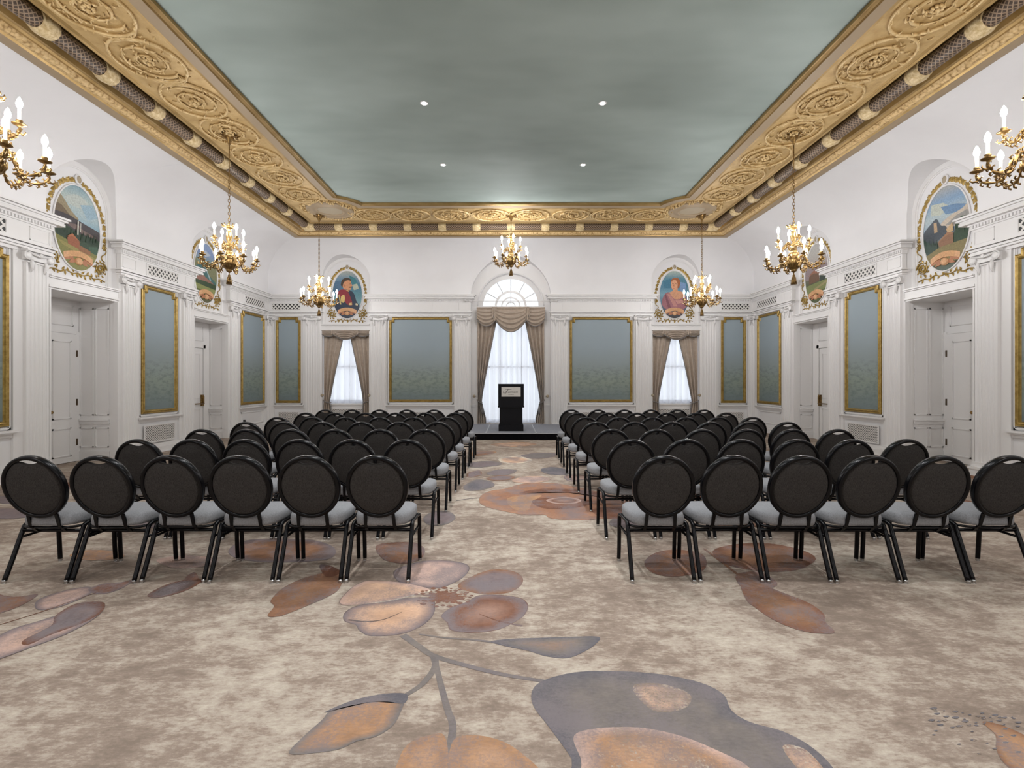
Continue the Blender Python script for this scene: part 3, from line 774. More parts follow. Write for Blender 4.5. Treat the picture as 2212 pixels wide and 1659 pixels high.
CB = YB - .03
SIDES = ((FL, 'left'), (FR, 'right'))
for F, sd in SIDES:
    bay(F, 5.62, 7.80, 6.13, 7.18, 'of the nearest %s wall bay' % sd)
    bay(F, 9.19, 11.37, 9.77, 10.82, 'of the middle %s wall bay' % sd, pw=.36)
    bay(F, 12.78, YB, 13.39, 14.66, 'of the %s wall bay by the far corner' % sd, fu1=False, pil=(True, True), pw=.36)
    mural(F, 6.13, 7.18, .83, 3.42, 'tall gilt framed misty green mural cut by the %s edge of the photo' % sd)
    mural(F, 9.77, 10.82, .83, 3.42, 'tall gilt framed blue green mural on %s wall between the two doors' % sd)
    mural(F, 13.39, 14.66, .83, 3.42, 'wide gilt framed dusky mural on %s wall beside the far corner' % sd)
    for a, b, w_ in ((6.35, 7.00, 'nearest'), (9.86, 10.72, 'middle')):
        lattice(F, a, b, .25, .57, .03, 'white diamond lattice radiator grille under the %s mural on %s wall' % (w_, sd))
    for a, b, w_ in ((6.25, 7.08, 'nearest'), (9.85, 10.75, 'middle'), (13.5, 14.55, 'farthest')):
        lattice(F, a, b, 3.635, 3.83, .083, 'pierced white air vent above the %s mural on %s wall' % (w_, sd), .11)
    base(F, [(YF, 7.80), (9.19, 11.37), (12.78, YB)], 'baseboard_' + sd, 'white moulded baseboard along the %s wall' % sd)
    # raised dado panel in the far bay
    mb = MB(F); moulding_rect(mb, F, 13.45, 14.60, .26, .62, .0, .03, .014)
    # plain wall towards and behind the viewpoint: dado rail
    mb.box(YF, 5.62, 0, .05, .72, .76); mb.box(YF, 5.62, 0, .2, 4.0, 4.1); mb.box(YF, 5.62, 0, .08, 3.49, 3.6)
    mb.build(tname(), M['paint'], kind='structure', label='white dado rail and panels along the %s wall' % sd, cat='moulding')

# openings with doors
door_n = [0]
def opening(F, c, h, d, sd, which):
    a, b = c-h, c+h
    mb = MB(F)
    # jambs, soffit
    for uu, s in ((a, 1), (b, -1)):
        mb.quad((uu, 0, 0), (uu, 0, 3.0), (uu, -d, 3.0), (uu, -d, 0))
        # stepped casing and panel strips on the jamb
        for v0, v1, t in ((-.03, .05, .03), (-.10, -.03, .018)):
            mb.box(min(uu, uu+s*t), max(uu, uu+s*t), v0, v1, 0, 2.97)
        dd = d - .14
        mb.box(min(uu, uu+s*.05), max(uu, uu+s*.05), -d+.005, -.12, .745, .775)
        mb.box(min(uu, uu+s*.03), max(uu, uu+s*.03), -d+.005, -.12, .69, .745)
        mb.box(min(uu, uu+s*.02), max(uu, uu+s*.02), -d+.005, -.12, .0, .18)
        k = 2 if d > .6 else 1
        for i in range(k):
            p = -.14 - dd*i/k; q = -.14 - dd*(i+1)/k + .03
            for z0, z1 in ((.25, .62), (.85, 2.85)):
                for r in ((p, p-.02, z0, z1), (q+.02, q, z0, z1), (p, q, z0, z0+.02), (p, q, z1-.02, z1)):
                    mb.box(min(uu, uu+s*.012), max(uu, uu+s*.012), min(r[0], r[1]), max(r[0], r[1]), r[2], r[3])
    mb.box(a, b, -d, .02, 2.97, 3.02)
    mb.quad((a, -d, 0), (b, -d, 0), (b, -d, 3.0), (a, -d, 3.0))
    # lintel
    for z0, z1, v in ((3.0, 3.035, .05), (3.035, 3.15, .035), (3.15, 3.175, .06), (3.175, 3.2, .085)):
        mb.box(a, b, -NR, v, z0, z1)
    # archivolt on the niche face
    for r0, r1, vv in ((h-.085, h-.001, .03), (h-.11, h-.085, .015)):
        n = 36
        f1 = lambda r, i, v: (c + r*math.cos(PI*i/n), v, ZN + (.72/h)*r*math.sin(PI*i/n))
        for i in range(n):
            mb.quad(f1(r0, i, -NR+vv), f1(r1, i, -NR+vv), f1(r1, i+1, -NR+vv), f1(r0, i+1, -NR+vv))
            mb.quad(f1(r0, i, -NR), f1(r0, i, -NR+vv), f1(r0, i+1, -NR+vv), f1(r0, i+1, -NR))
        for s in (-1, 1):
            mb.box(min(c+s*r0, c+s*r1), max(c+s*r0, c+s*r1), -NR, -NR+vv, 3.2, ZN)
    mb.build(tname(), M['paint'], kind='structure', label='white panelled doorway surround and lintel %s' % which, cat='door surround')
def leaf(F, u0, u1, v, top, door, hinge_u, o):
    pass
def knob(mb, u, v, z):
    mb.lathe([(.028,0),(.028,.006),(.012,.012),(.010,.035),(.026,.045),(.030,.058),(.022,.072),(.004,.076)], 14, (u, v, z), axis='y')
for F, sd in SIDES:
    for k, (c, h, d) in enumerate(SIDE_OPEN):
        which = 'on the %s wall, %s' % (sd, 'nearer' if k == 0 else 'farther')
        opening(F, c, h, d, sd, which)
        door_n[0] += 1
        if k == 0:
            mb = MB(F); v = -d
            mb.box(c-.66, c+.66, v, v+.02, 2.36, 2.42); moulding_rect(mb, F, c-.58, c+.58, 2.50, 2.88, v, .03, .012)
            mb.box(c-.69, c-.62, v, v+.03, 0, 2.4); mb.box(c+.62, c+.69, v, v+.03, 0, 2.4)
            dr = mb.build('door_%d' % door_n[0], M['paint'], kind='structure', label='white panelled double door %s' % which, cat='door')
            for s in (-1, 1):
                a, b = (c-.615, c-.004) if s < 0 else (c+.004, c+.615)
                mb = MB(F); mb.box(a, b, v+.004, v+.035, .01, 2.355)
                for z0, z1 in ((.12, .64), (.80, 2.22)): moulding_rect(mb, F, a+.12, b-.12, z0, z1, v+.035, .028, .012)
                lf = mb.build('door_leaf', M['paint'], dr)
                mb = MB(F); knob(mb, (b-.055 if s < 0 else a+.055), v+.035, .94); mb.build('door_knob', M['brass'], lf)
                hu = a if s < 0 else b
                for hz in (.36, 1.1, 2.0):
                    mb = MB(F); mb.box(hu-.012, hu+.012, v+.03, v+.048, hz-.06, hz+.06); mb.build('hinge', M['bronze'], lf)
            mb = MB(F); mb.box(c-.004, c+.004, v+.002, v+.01, .01, 2.35); mb.build('leaf_gap', M['dark'], dr)
        else:
            v = -d; a, b = c-.42, c+.40
            mb = MB(F); mb.box(a-.10, a-.012, v, v+.035, 0, 2.40); mb.box(b+.012, b+.10, v, v+.035, 0, 2.40); mb.box(a-.10, b+.10, v, v+.035, 2.32, 2.41)
            moulding_rect(mb, F, c-.45, c+.45, 2.50, 2.88, v, .03, .012)
            dr = mb.build('door_%d' % door_n[0], M['paint'], kind='structure', label='white single door with brass push bar %s' % which, cat='door')
            mb = MB(F); mb.box(a, b, v+.002, v+.022, .01, 2.31)
            for z0, z1 in ((.12, .80), (1.05, 2.18)): moulding_rect(mb, F, a+.12, b-.12, z0, z1, v+.022, .028, .010)
            lf = mb.build('door_leaf', M['paint'], dr)
            mb = MB(F); mb.box(b-.09, b-.02, v+.02, v+.07, .86, 1.14); mb.box(b-.075, b-.035, v+.07, v+.09, .9, 1.1)
            mb.tube([(a+.06, v+.08, .92), (b-.03, v+.08, .92)], .014, 8); mb.box(a+.03, a+.09, v+.02, v+.09, .88, .96)
            mb.build('push_bar', M['brass'], lf)
            mb = MB(F); mb.box(b+.001, b+.011, v+.002, v+.008, .01, 2.31); mb.build('leaf_gap', M['dark'], dr)

mb = MB(FL); mb.box(13.56, 13.62, 0, .035, .33, .41); mb.box(13.575, 13.605, .035, .05, .345, .395)
mb.build('wall_socket', M['dark'], None, FL(13.59, 0, .33), label='small dark socket low on the left wall near the far corner', cat='socket')

# ------------------------------------------------------------------ far wall bays
bay(FB, -W, -5.76, -7.14, -6.39, 'of the narrow left bay on the far wall', fu0=False, pil=(True, True), pw=.44)
bay(FB, -4.28, -1.22, -3.695, -1.79, 'of the wide left bay on the far wall', pw=.44)
bay(FB, 1.22, 4.28, 1.79, 3.695, 'of the wide right bay on the far wall', pw=.44)
bay(FB, 5.76, W, 6.39, 7.14, 'of the narrow right bay on the far wall', fu1=False, pw=.44)
mural(FB, -7.14, -6.39, .82, 3.42, 'narrow gilt framed mural on the far wall, left of the uniformed portrait')
mural(FB, -3.695, -1.79, .85, 3.42, 'broad gilt framed mural on the far wall, left of the lectern window')
mural(FB, 1.79, 3.695, .85, 3.42, 'broad gilt framed mural on the far wall, right of the lectern window')
mural(FB, 6.39, 7.14, .82, 3.42, 'narrow gilt framed mural on the far wall, right of the robed bust portrait')
for s, sd in ((-1, 'left'), (1, 'right')):
    a, b = sorted((s*6.46, s*7.06)); lattice(FB, a, b, .2, .53, .03, 'white diamond lattice grille under the narrow far wall mural on the %s' % sd)
    a, b = sorted((s*2.2, s*3.28)); lattice(FB, a, b, .2, .53, .03, 'white diamond lattice grille under the broad far wall mural on the %s' % sd)
    a, b = sorted((s*6.38, s*7.22)); lattice(FB, a, b, 3.635, 3.83, .083, 'pierced white air vent above the narrow far wall mural on the %s' % sd, .11)
    a, b = sorted((s*4.55, s*5.5)); lattice(FB, a, b, .15, .62, -.198, 'white lattice radiator cover under the %s far wall window' % sd)
base(FB, [(-W, -5.76), (-4.28, -1.22), (1.22, 4.28), (5.76, W)], 'baseboard_back', 'white moulded baseboard along the far wall')

# window openings
def window_small(s, sd, n):
    c, h = s*5.02, .74; a, b = c-h, c+h; mb = MB(FB)
    for uu, q in ((a, 1), (b, -1)):
        mb.quad((uu, 0, 0), (uu, 0, 3.02), (uu, -.4, 3.02), (uu, -.4, 0))
        mb.box(min(uu, uu+q*.025), max(uu, uu+q*.025), -.05, .05, 0, 3.0)
    mb.quad((a, -.4, 3.02), (b, -.4, 3.02), (b, 0, 3.02), (a, 0, 3.02))
    mb.box(a, b, -.4, -.2, 0, .74); mb.box(a, b, -.4, -.165, .74, .79)      # sill with wall under it
    for z0, z1, v in ((3.02, 3.05, .055), (3.05, 3.17, .04), (3.17, 3.195, .07), (3.195, 3.22, .09)): mb.box(a, b, -NR, v, z0, z1)
    n_ = 36
    for r0, r1, vv in ((h-.085, h-.001, .03), (h-.11, h-.085, .015)):
        f1 = lambda r, i, v: (c + r*math.cos(PI*i/n_), v, ZN + (.72/h)*r*math.sin(PI*i/n_))
        for i in range(n_):
            mb.quad(f1(r0, i, -NR+vv), f1(r1, i, -NR+vv), f1(r1, i+1, -NR+vv), f1(r0, i+1, -NR+vv))
            mb.quad(f1(r0, i, -NR), f1(r0, i, -NR+vv), f1(r0, i+1, -NR+vv), f1(r0, i+1, -NR))
        for q in (-1, 1): mb.box(min(c+q*r0, c+q*r1), max(c+q*r0, c+q*r1), -NR, -NR+vv, 3.2, ZN)
    w = mb.build('window_%d' % n, M['paint'], kind='structure', label='tall %s far wall window behind sheers and taupe drapes' % sd, cat='window')
    mb = MB(FB)
    for q in ((a, a+.07, .79, 3.02), (b-.07, b, .79, 3.02), (a, b, 2.95, 3.02), (a, b, .79, .87), (a, b, 1.9, 1.96), (c-.015, c+.015, .8, 3.0)):
        mb.box(q[0], q[1], -.38, -.33, q[2], q[3])
    mb.build('window_sash', M['paint'], w)
    mb = MB(FB); mb.quad((a, -.36, .79), (b, -.36, .79), (b, -.36, 3.02), (a, -.36, 3.02)); mb.build('window_pane', M['glass'], w)
window_small(-1, 'left', 1); window_small(1, 'right', 3)

# central arched window
mb = MB(FB); D0 = -.15
zs, r = 3.80, 1.0
n = 40
def arcp(rad, i, zc=zs): return (rad*math.cos(PI*i/n), zc + rad*math.sin(PI*i/n))
# niche face with the window cut out: outer curve = vault, inner = window arch
for i in range(n):
    o0 = (RNC*math.cos(PI*i/n), ZNC + RNC*math.sin(PI*i/n)); o1 = (RNC*math.cos(PI*(i+1)/n), ZNC + RNC*math.sin(PI*(i+1)/n))
    p0 = arcp(r, i); p1 = arcp(r, i+1)
    mb.quad((o0[0], D0, o0[1]), (o1[0], D0, o1[1]), (p1[0], D0, p1[1]), (p0[0], D0, p0[1]))
    mb.quad((p0[0], D0, p0[1]), (p1[0], D0, p1[1]), (p1[0], D0-.3, p1[1]), (p0[0], D0-.3, p0[1]))
mb.tube([(1.015*math.cos(PI*i/n), D0+.0, 3.80+1.015*math.sin(PI*i/n)) for i in range(n+1)], .022, 6)
for s in (-1, 1):
    q = sorted((s*1.0, s*1.22))
    mb.quad((q[0], D0, 0), (q[1], D0, 0), (q[1], D0, ZNC if s*q[1] > 1.1 or s*q[0] > 1.1 else zs), (q[0], D0, zs if s > 0 else ZNC)) if False else None
    mb.add([(s*1.0, D0, 0), (s*1.22, D0, 0), (s*1.22, D0, ZNC), (s*1.0, D0, zs)], [(0,1,2,3)])
    mb.quad((s*1.0, D0, 0), (s*1.0, D0-.3, 0), (s*1.0, D0-.3, zs), (s*1.0, D0, zs))
    q = sorted((s*1.02, s*1.22)); mb.box(q[0], q[1], D0, D0+.03, 0, .14); mb.box(q[0], q[1], D0, D0+.035, .73, .76); mb.box(q[0], q[1], D0, D0+.02, .68, .73)
mb.box(-1.0, 1.0, -.45, -.30, 0, .22)
w = mb.build('window_2', M['paint'], kind='structure', label='tall central window with fanlight above swagged taupe drapes', cat='window')
mb = MB(FB); v0, v1 = D0-.22, D0-.16
def ringseg(rad, wd, zc=3.80, i0=0, i1=n):
    for i in range(i0, i1):
        a0, a1, b0_, b1_ = arcp(rad, i, zc), arcp(rad, i+1, zc), arcp(rad+wd, i, zc), arcp(rad+wd, i+1, zc)
        mb.quad((a0[0], v1, a0[1]), (b0_[0], v1, b0_[1]), (b1_[0], v1, b1_[1]), (a1[0], v1, a1[1]))
        mb.quad((a0[0], v1, a0[1]), (a1[0], v1, a1[1]), (a1[0], v0, a1[1]), (a0[0], v0, a0[1]))
        mb.quad((b0_[0], v1, b0_[1]), (b1_[0], v1, b1_[1]), (b1_[0], v0, b1_[1]), (b0_[0], v0, b0_[1]))
ringseg(.86, .14); ringseg(.43, .07); ringseg(.26, .045); ringseg(.12, .035)
for k in range(1, 6):
    a = PI*k/6
    mb.tube([(.46*math.cos(a), (v0+v1)/2, zs+.46*math.sin(a)), (.85*math.cos(a), (v0+v1)/2, zs+.85*math.sin(a))], .016, 4)
mb.tube([(0, (v0+v1)/2, zs+.1), (0, (v0+v1)/2, zs+.46)], .014, 4)
mb.box(-1.0, 1.0, v0, v1+.02, zs-.10, zs+.01)
for q in (-1, 1): mb.box(min(q*.93, q*1.0), max(q*.93, q*1.0), v0, v1, 0, zs)
for x in (-.33, .33): mb.box(x-.02, x+.02, v0, v1, .1, zs)
for z in (.1, 1.9): mb.box(-.95, .95, v0, v1, z, z+.04)
mb.build('window_sash', M['paint'], w)
mb = MB(FB); pts = [(1.0, (v0+v1)/2-.01, 0)] + [(arcp(1.0, i)[0], (v0+v1)/2-.01, arcp(1.0, i)[1]) for i in range(n+1)] + [(-1.0, (v0+v1)/2-.01, 0)]
mb.add(pts, [tuple(range(len(pts)))]); mb.build('window_pane', M['glass'], w)
# thin rod across the arch
mb = MB(FB); mb.tube([(-1.36, .12, 3.90), (1.36, .12, 3.90)], .012, 8)
o = FB(0, .12, 3.90)
rod = mb.build('curtain_rod', M['paint'], None, o, label='thin pale rod crossing the arched window below the fanlight', cat='rod')
for s in (-1, 1):
    mb = MB(FB); mb.tube([(s*1.30, .10, 3.90), (s*1.36, .18, 3.90), (s*1.38, .20, 3.93)], [.015, .03, .02], 8); mb.ball((s*1.38, .14, 3.90), .03, .03, .03)
    mb.build('rod_finial', M['paint'], rod, o)

# ------------------------------------------------------------------ curtains
def drape(F, uo, ui, ut, ub_, zt, zb, ztie, v, label, nf=6, amp=.035, tassel=True):
    """uo outer edge, ui inner edge at top, ut inner edge at tie, ub_ inner edge at hem"""
    s = 1 if ui > uo else -1
    o = F(uo, v, zb); t = empty('drape', o, label=label, cat='curtain', group='taupe window drapes')
    def inner(z):
        if z >= ztie:
            q = (z-ztie)/(zt-ztie); return ut + (ui-ut)*(q**1.12)
        q = (ztie-z)/(ztie-zb); return ut + (ub_-ut)*min(1, q*1.3)
    def out(z):
        q = max(0, 1-abs(z-ztie)/.5); return uo + s*.02*q
    def fn(a, b):
        z = zt + (zb-zt)*b; iu = inner(z); ou = out(z); wd = abs(iu-ou)
        cmp_ = min(1, wd/abs(ui-uo)) ; am = amp*(.55+.8*(1-cmp_)) * (1 if b > .02 else .6)
        ph = 2*PI*nf*a + .5*math.sin(3*b)
        return (ou + (iu-ou)*(a + .012*math.sin(ph*.7+b*4)), v + am*math.sin(ph) + .006*math.sin(2.3*ph+5*b) + (.03*math.exp(-((z-ztie)/.15)**2)), z)
    mb = MB(F); mb.grid(fn, nf*14, 60)
    d = mb.build('drape_cloth', M['drape'], t, o)
    mb = MB(F); mb.grid(lambda a, b: ((lambda p: (p[0] + s*.028*(a-.2), p[1]+.012, p[2]))(fn(1, b))), 2, 60); mb.build('braid_edge', M['trimgrey'], t, o)
    mb = MB(F); ou = out(ztie); pth = [(ou - s*.03, v-.03, ztie+.05), (ou, v+.07, ztie+.02), ((ou+ut)/2, v+.10, ztie-.02), (ut+s*.01, v+.06, ztie-.05), (ut+s*.02, v-.02, ztie-.03)]
    mb.tube(spline(pth, 5, False), .014, 8); mb.build('tieback_rope', M['trimgrey'], t, o)
    if tassel:
        mb = MB(F); mb.lathe([(.012,0),(.022,-.03),(.018,-.05),(.03,-.09),(.04,-.2),(.036,-.3),(.005,-.302)], 10, (ut+s*.04, v+.05, ztie-.08)); mb.build('tassel', M['trimgrey'], t, o)
    return t
def hook(F, u, v, z, label):
    o = F(u, v, z); mb = MB(F); mb.lathe([(.03,0),(.032,.01),(.012,.02),(.012,.06),(.04,.07),(.045,.08),(.02,.1)], 12, (u, v, z), axis='y')
    mb.build('curtain_holdback', M['oval'], None, o, label=label, cat='holdback')
def swag(F, u0, u1, zt, hend, hmid, v, nfold=5):
    mb = MB(F)
    def fn(a, b):
        sh = math.sin(PI*a)**.8
        h = hend + (hmid-hend)*sh
        z = zt - h*b
        fold = .034*math.sin(b*nfold*2*PI + a*.6)*(.35+.65*sh)
        return (u0 + (u1-u0)*a, v + .02 + .05*sh*math.sin(PI*min(1, b*1.1)) + fold, z)
    mb.grid(fn, 28, nfold*8)
    return mb
def valance(F, c, h, zt, hs, hm, v, split, label):
    o = F(c, v, zt); t = empty('swag_valance', o, label=label, cat='valance')
    for a, b, he, hh in ((c-h, c-h+split, hs*.62, hs), (c+h-split, c+h, hs*.62, hs)):
        m_ = swag(F, a, b, zt, he, hh, v+.02); m_.build('swag', M['drape'], t, o)
    a, b = c-h+split-.10, c+h-split+.10
    m_ = swag(F, a, b, zt, hs*.45, hm, v+.055); sw = m_.build('swag', M['drape'], t, o)
    mb = MB(F)
    for (a_, b_, he, hh, vv) in ((c-h, c-h+split, hs*.62, hs, v+.045), (c+h-split, c+h, hs*.62, hs, v+.045), (a, b, hs*.45, hm, v+.08)):
        mb.tube([(a_+(b_-a_)*i/20, vv, zt - (he+(hh-he)*math.sin(PI*i/20)**.8)) for i in range(21)], .013, 6)
    mb.build('braid_trim', M['trimgrey'], t, o)
    mb = MB(F)
    for u in (a+.05, b-.05):
        mb.grid(lambda p, q: (u + (p-.5)*(.13+.05*q), v+.09 + .02*math.sin(p*14), zt - q*(hs*.75)*(1-.35*abs(p-.5)*2)), 14, 8)
    mb.build('jabot', M['drape'], t, o)
def sheer(F, u0, u1, zt, zb, v, nf, label):
    o = F((u0+u1)/2, v, zb); mb = MB(F)
    ph = [R.uniform(0, 6) for _ in range(4)]
    def fn(a, b):
        x = a*nf*2*PI
        return (u0+(u1-u0)*a, v + .04*math.sin(x+ph[0]+.6*math.sin(x*.23)) + .008*math.sin(2.1*x+ph[1]) + .01*math.sin(.37*x+ph[2]+b), zt+(zb-zt)*b)
    mb.grid(fn, nf*16, 10)
    s_ = mb.build('sheer_curtain', M['sheer'], None, o, label=label, cat='curtain', group='white sheer curtains')
    mb = MB(F); mb.grid(lambda a, b: (lambda p: (p[0], p[1]+.003, zb + .11*(1-b)))(fn(a, .99)), nf*16, 1); mb.build('sheer_hem', M['sheer'], s_, o)
for s, sd in ((-1, 'left'), (1, 'right')):
    c = s*5.02
    sheer(FB, c-.70, c+.70, 3.0, .80, -.25, 7, 'white sheer curtain in the %s window of the far wall' % sd)
    for q, qd in ((-1, 'left'), (1, 'right')):
        drape(FB, c+q*.71, c+q*.10, c+q*.52, c+q*.46, 2.95, .06, .86, -.095, 'taupe drape tied back on the %s side of the %s far window' % (qd, sd), nf=3, amp=.05, tassel=False)
    valance(FB, c, .72, 3.02, .19, .28, .0, .42, 'short taupe swag valance over the %s far window' % sd)
sheer(FB, -.98, .98, 3.74, .19, D0-.10, 10, 'white sheer curtain in the tall central window behind the lectern')
for q, qd in ((-1, 'left'), (1, 'right')):
    drape(FB, q*1.03, q*.40, q*.91, q*.78, 3.55, .18, .86, -.125, 'long taupe drape tied back on the %s side of the central window' % qd, nf=4, amp=.055)
    hook(FB, q*1.12, D0+.0, 1.02, 'grey holdback on the %s edge of the central window' % qd)
    hook(FB, -5.02+q*.715, -.03, 1.05, 'grey holdback on the %s edge of the left far window' % qd)
    hook(FB, 5.02+q*.715, -.03, 1.05, 'grey holdback on the %s edge of the right far window' % qd)
valance(FB, 0, 1.04, 3.73, .58, .76, .0, .60, 'deep taupe swag valance under the fanlight of the central window')

# ------------------------------------------------------------------ oval paintings
OA, OB = .46, .73
def clip_oval(poly, a=OA-.004, b=OB-.004, n=48):
    out = [Vector((*p,)) for p in poly]
    for i in range(n):
        t0, t1 = 2*PI*i/n, 2*PI*(i+1)/n
        p0 = Vector((a*math.cos(t0), b*math.sin(t0))); p1 = Vector((a*math.cos(t1), b*math.sin(t1))); e = p1-p0
        ins = lambda p: e.x*(p.y-p0.y) - e.y*(p.x-p0.x) >= -1e-9
        new = []
        for j in range(len(out)):
            c, d = out[j], out[(j+1) % len(out)]
            ic, id_ = ins(c), ins(d)
            if ic: new.append(c)
            if ic != id_:
                den = e.x*(d.y-c.y) - e.y*(d.x-c.x)
                if abs(den) > 1e-12:
                    t = (e.x*(p0.y-c.y) - e.y*(p0.x-c.x)) / den; new.append(c + (d-c)*t)
        out = new
        if not out: return []
    return [(p.x, p.y) for p in out]
def oval_painting(F, flip, uc, v, scene, label, zc=4.135):
    s = -1 if flip else 1
    G = lambda a, vv, b: F(uc + s*a, v+vv, zc+b)
    o = G(0, 0, -.84)
    t = empty('oval_painting', o, label=label, cat='painting')
    mb = MB(G); n = 56
    bands = scene['bg']                                     # background rows, top to bottom, shaded between
    def bg(b):
        q = (OB - b)/(2*OB)*(len(bands)-1); i = min(len(bands)-2, int(q)); f = q-i
        return tuple(bands[i][k]*(1-f)+bands[i+1][k]*f for k in range(3)) + (1,)
    mb.grid(lambda x, y: ((lambda bb: (OA*math.sqrt(max(0, 1-(bb/OB)**2))*(2*x-1), .004, bb))(OB*math.cos(PI*y))), 6, 40, smooth=False,
            col=lambda x, y: bg(OB*math.cos(PI*y)))
    for k, (col, poly) in enumerate(scene['layers']):
        pts = [(p[0], p[1]) for p in spline([(*p, 0) for p in poly], 3)] if len(poly) > 5 else poly
        pts = clip_oval(pts)
        if len(pts) > 2: mb.add([(a, .0055+.0006*k, b) for a, b in pts], [tuple(range(len(pts)))], 0, False, col)
    mb.build('painted_canvas', M['oil'], t, o)
    # slim oval moulding
    mb = MB(G)
    mb.tube([(OA*1.01*math.cos(2*PI*i/n), .012, OB*1.01*math.sin(2*PI*i/n)) for i in range(n)], .014, 6, True); mb.build('oval_moulding', M['paint'], t, o)
    # ribbon
    mb = MB(G); c1, c2, c3 = srgb(206,158,112), srgb(176,120,86), srgb(214,166,124)
    rib = []; k = 12
    for i in range(k+1):
        x = -.29 + .58*i/k; rib.append((x, -.40 - .55*x*x*1.6 + .0))
    top = rib; bot = [(x*.98, z-.10) for x, z in rib]
    for sg in (-1, 1):
        mb.poly([(sg*.10, .022, -.50), (sg*.27, .022, -.54), (sg*.30, .022, -.60), (sg*.20, .022, -.585), (sg*.10, .022, -.56)], 0, c2, .012, (0,1,0))
        mb.poly([(sg*.06, .024, -.54), (sg*.13, .024, -.55), (sg*.20, .024, -.63), (sg*.13, .024, -.625), (sg*.05, .024, -.60)], 0, c2, .012, (0,1,0))
    for i in range(k):
        a0, a1, b0_, b1_ = top[i], top[i+1], bot[i], bot[i+1]
        dv = lambda x: .03 + .01*math.cos(x*8)
        mb.quad((a0[0], dv(a0[0]), a0[1]), (a1[0], dv(a1[0]), a1[1]), (b1_[0], dv(b1_[0]), b1_[1]), (b0_[0], dv(b0_[0]), b0_[1]), 0, c1 if 1 < i < k-2 else c3)
        mb.quad((b0_[0], dv(b0_[0]), b0_[1]), (b1_[0], dv(b1_[0]), b1_[1]), (b1_[0], .01, b1_[1]), (b0_[0], .01, b0_[1]), 0, c2)
    mb.lathe([(.065,0),(.066,.03),(.05,.042),(.02,.046)], 16, (0, .01, -.575), col=c3, axis='y')
    mb.build('ribbon_banner', M['oil'], t, o)
    # gilded leaves round the oval
    mb = MB(G); rr = random.Random(int(abs(uc*100)) + (5 if flip else 0))
    def lf(x, z, ang, l, w_, th=.02):
        cx, cz = math.cos(ang), math.sin(ang); nx, nz = -cz, cx
        P = [(0,0),(.25,.8),(.5,1),(.8,.55),(1,0),(.8,-.55),(.5,-1),(.25,-.8)]
        ring = [(x+cx*l*p+nx*w_*q, .004, z+cz*l*p+nz*w_*q) for p, q in P]
        m1 = (x+cx*l*.45, th, z+cz*l*.45)
        mb.add(ring+[m1], [(i, (i+1) % 8, 8) for i in range(8)], 0, False)
    for sg in (-1, 1):
        mb = MB(G)
        for i in range(12):
            th = math.radians(-16 + i*8.4)
            ex, ez = (OA+.105)*math.cos(th)*1.0, (OB+.085)*math.sin(th)
            if th > math.radians(80): continue
            tang = math.atan2((OB+.075)*math.cos(th), -(OA+.095)*math.sin(th))
            for off, da in ((.0, .0), (.045, .8), (-.042, -.8)):
                px, pz = ex + off*math.cos(th), ez + off*math.sin(th)
                ang = tang + da + rr.uniform(-.15, .15)
                x0, a0 = (px, ang) if sg > 0 else (-px, PI-ang)
                lf(x0, pz, a0, .105+rr.random()*.03, .026+rr.random()*.01)
        mb.build('leaf_garland', M['goldbright'], t, o)
    mb = MB(G)
    for sg in (-1, 1):
        # corner scrolls
        cx, cz, cr = sg*.475, -.60, .13
        for turn, r0 in ((1.7, cr), (1.0, cr*.55)):
            mb.tube([(cx + sg*math.cos(q*.38*turn)*(r0*(1-q/26)), .014, cz + math.sin(q*.38*turn)*(r0*(1-q/26))) for q in range(24)], [.011+.005*math.sin(q*1.3) for q in range(24)], 5)
        for q in range(9):
            a = 2*PI*q/9; lf(cx+.03*math.cos(a), cz+.03*math.sin(a), a, .06, .02)
            lf(cx+.10*math.cos(a), cz+.11*math.sin(a), a+.8, .07, .02)
        # slim side scrolls
        mb.tube(spline([(sg*.585, .012, -.12), (sg*.53, .012, -.17), (sg*.545, .012, -.24), (sg*.59, .012, -.23), (sg*.575, .012, -.30), (sg*.50, .012, -.36), (sg*.50, .012, -.42), (sg*.56, .012, -.46)], 4, False), .009, 5)
        mb.tube(spline([(sg*.56, .012, -.19), (sg*.585, .012, -.165), (sg*.60, .012, -.20), (sg*.575, .012, -.215)], 4, False), .007, 5)
        # bottom vine
        mb.tube(spline([(0, .012, -.775), (sg*.10, .012, -.80), (sg*.22, .012, -.77), (sg*.33, .012, -.815), (sg*.44, .012, -.79), (sg*.56, .012, -.82)], 4, False), .011, 5)
        for q in range(9):
            x = sg*(.02+.055*q); lf(x, -.785+.012*math.sin(q*2), (PI/2 if q % 2 else -PI/2)*.9 + rr.uniform(-.9, .9), .06+rr.random()*.035, .022)
    mb.build('gilded_scrollwork', M['goldbright'], t, o)
    mb = MB(G); mb.lathe([(.062,0),(.07,.012),(.066,.03),(.05,.034),(.048,.02),(.005,.02)], 20, (0, .004, OB+.115), sx=1.0, sy=1.3, axis='y')
    mb.build('crest_ring', M['paint'], t, o)
    mb = MB(G); mb.lathe([(.048,0),(.05,.026),(.02,.032),(.002,.033)], 20, (0, .004, OB+.115), sx=1.0, sy=1.3, axis='y'); mb.build('crest_disc', M['oval'], t, o)
    return t
def conifers(x0, x1, zb, h, n, col, seed):
    rr = random.Random(seed); L = []
    for i in range(n):
        x = x0 + (x1-x0)*(i+.5)/n + rr.uniform(-.01, .01); hh = h*rr.uniform(.7, 1.15); w_ = hh*.17
        L.append((col, [(x-w_, zb), (x+w_, zb), (x, zb+hh)]))
    return L
c = srgb
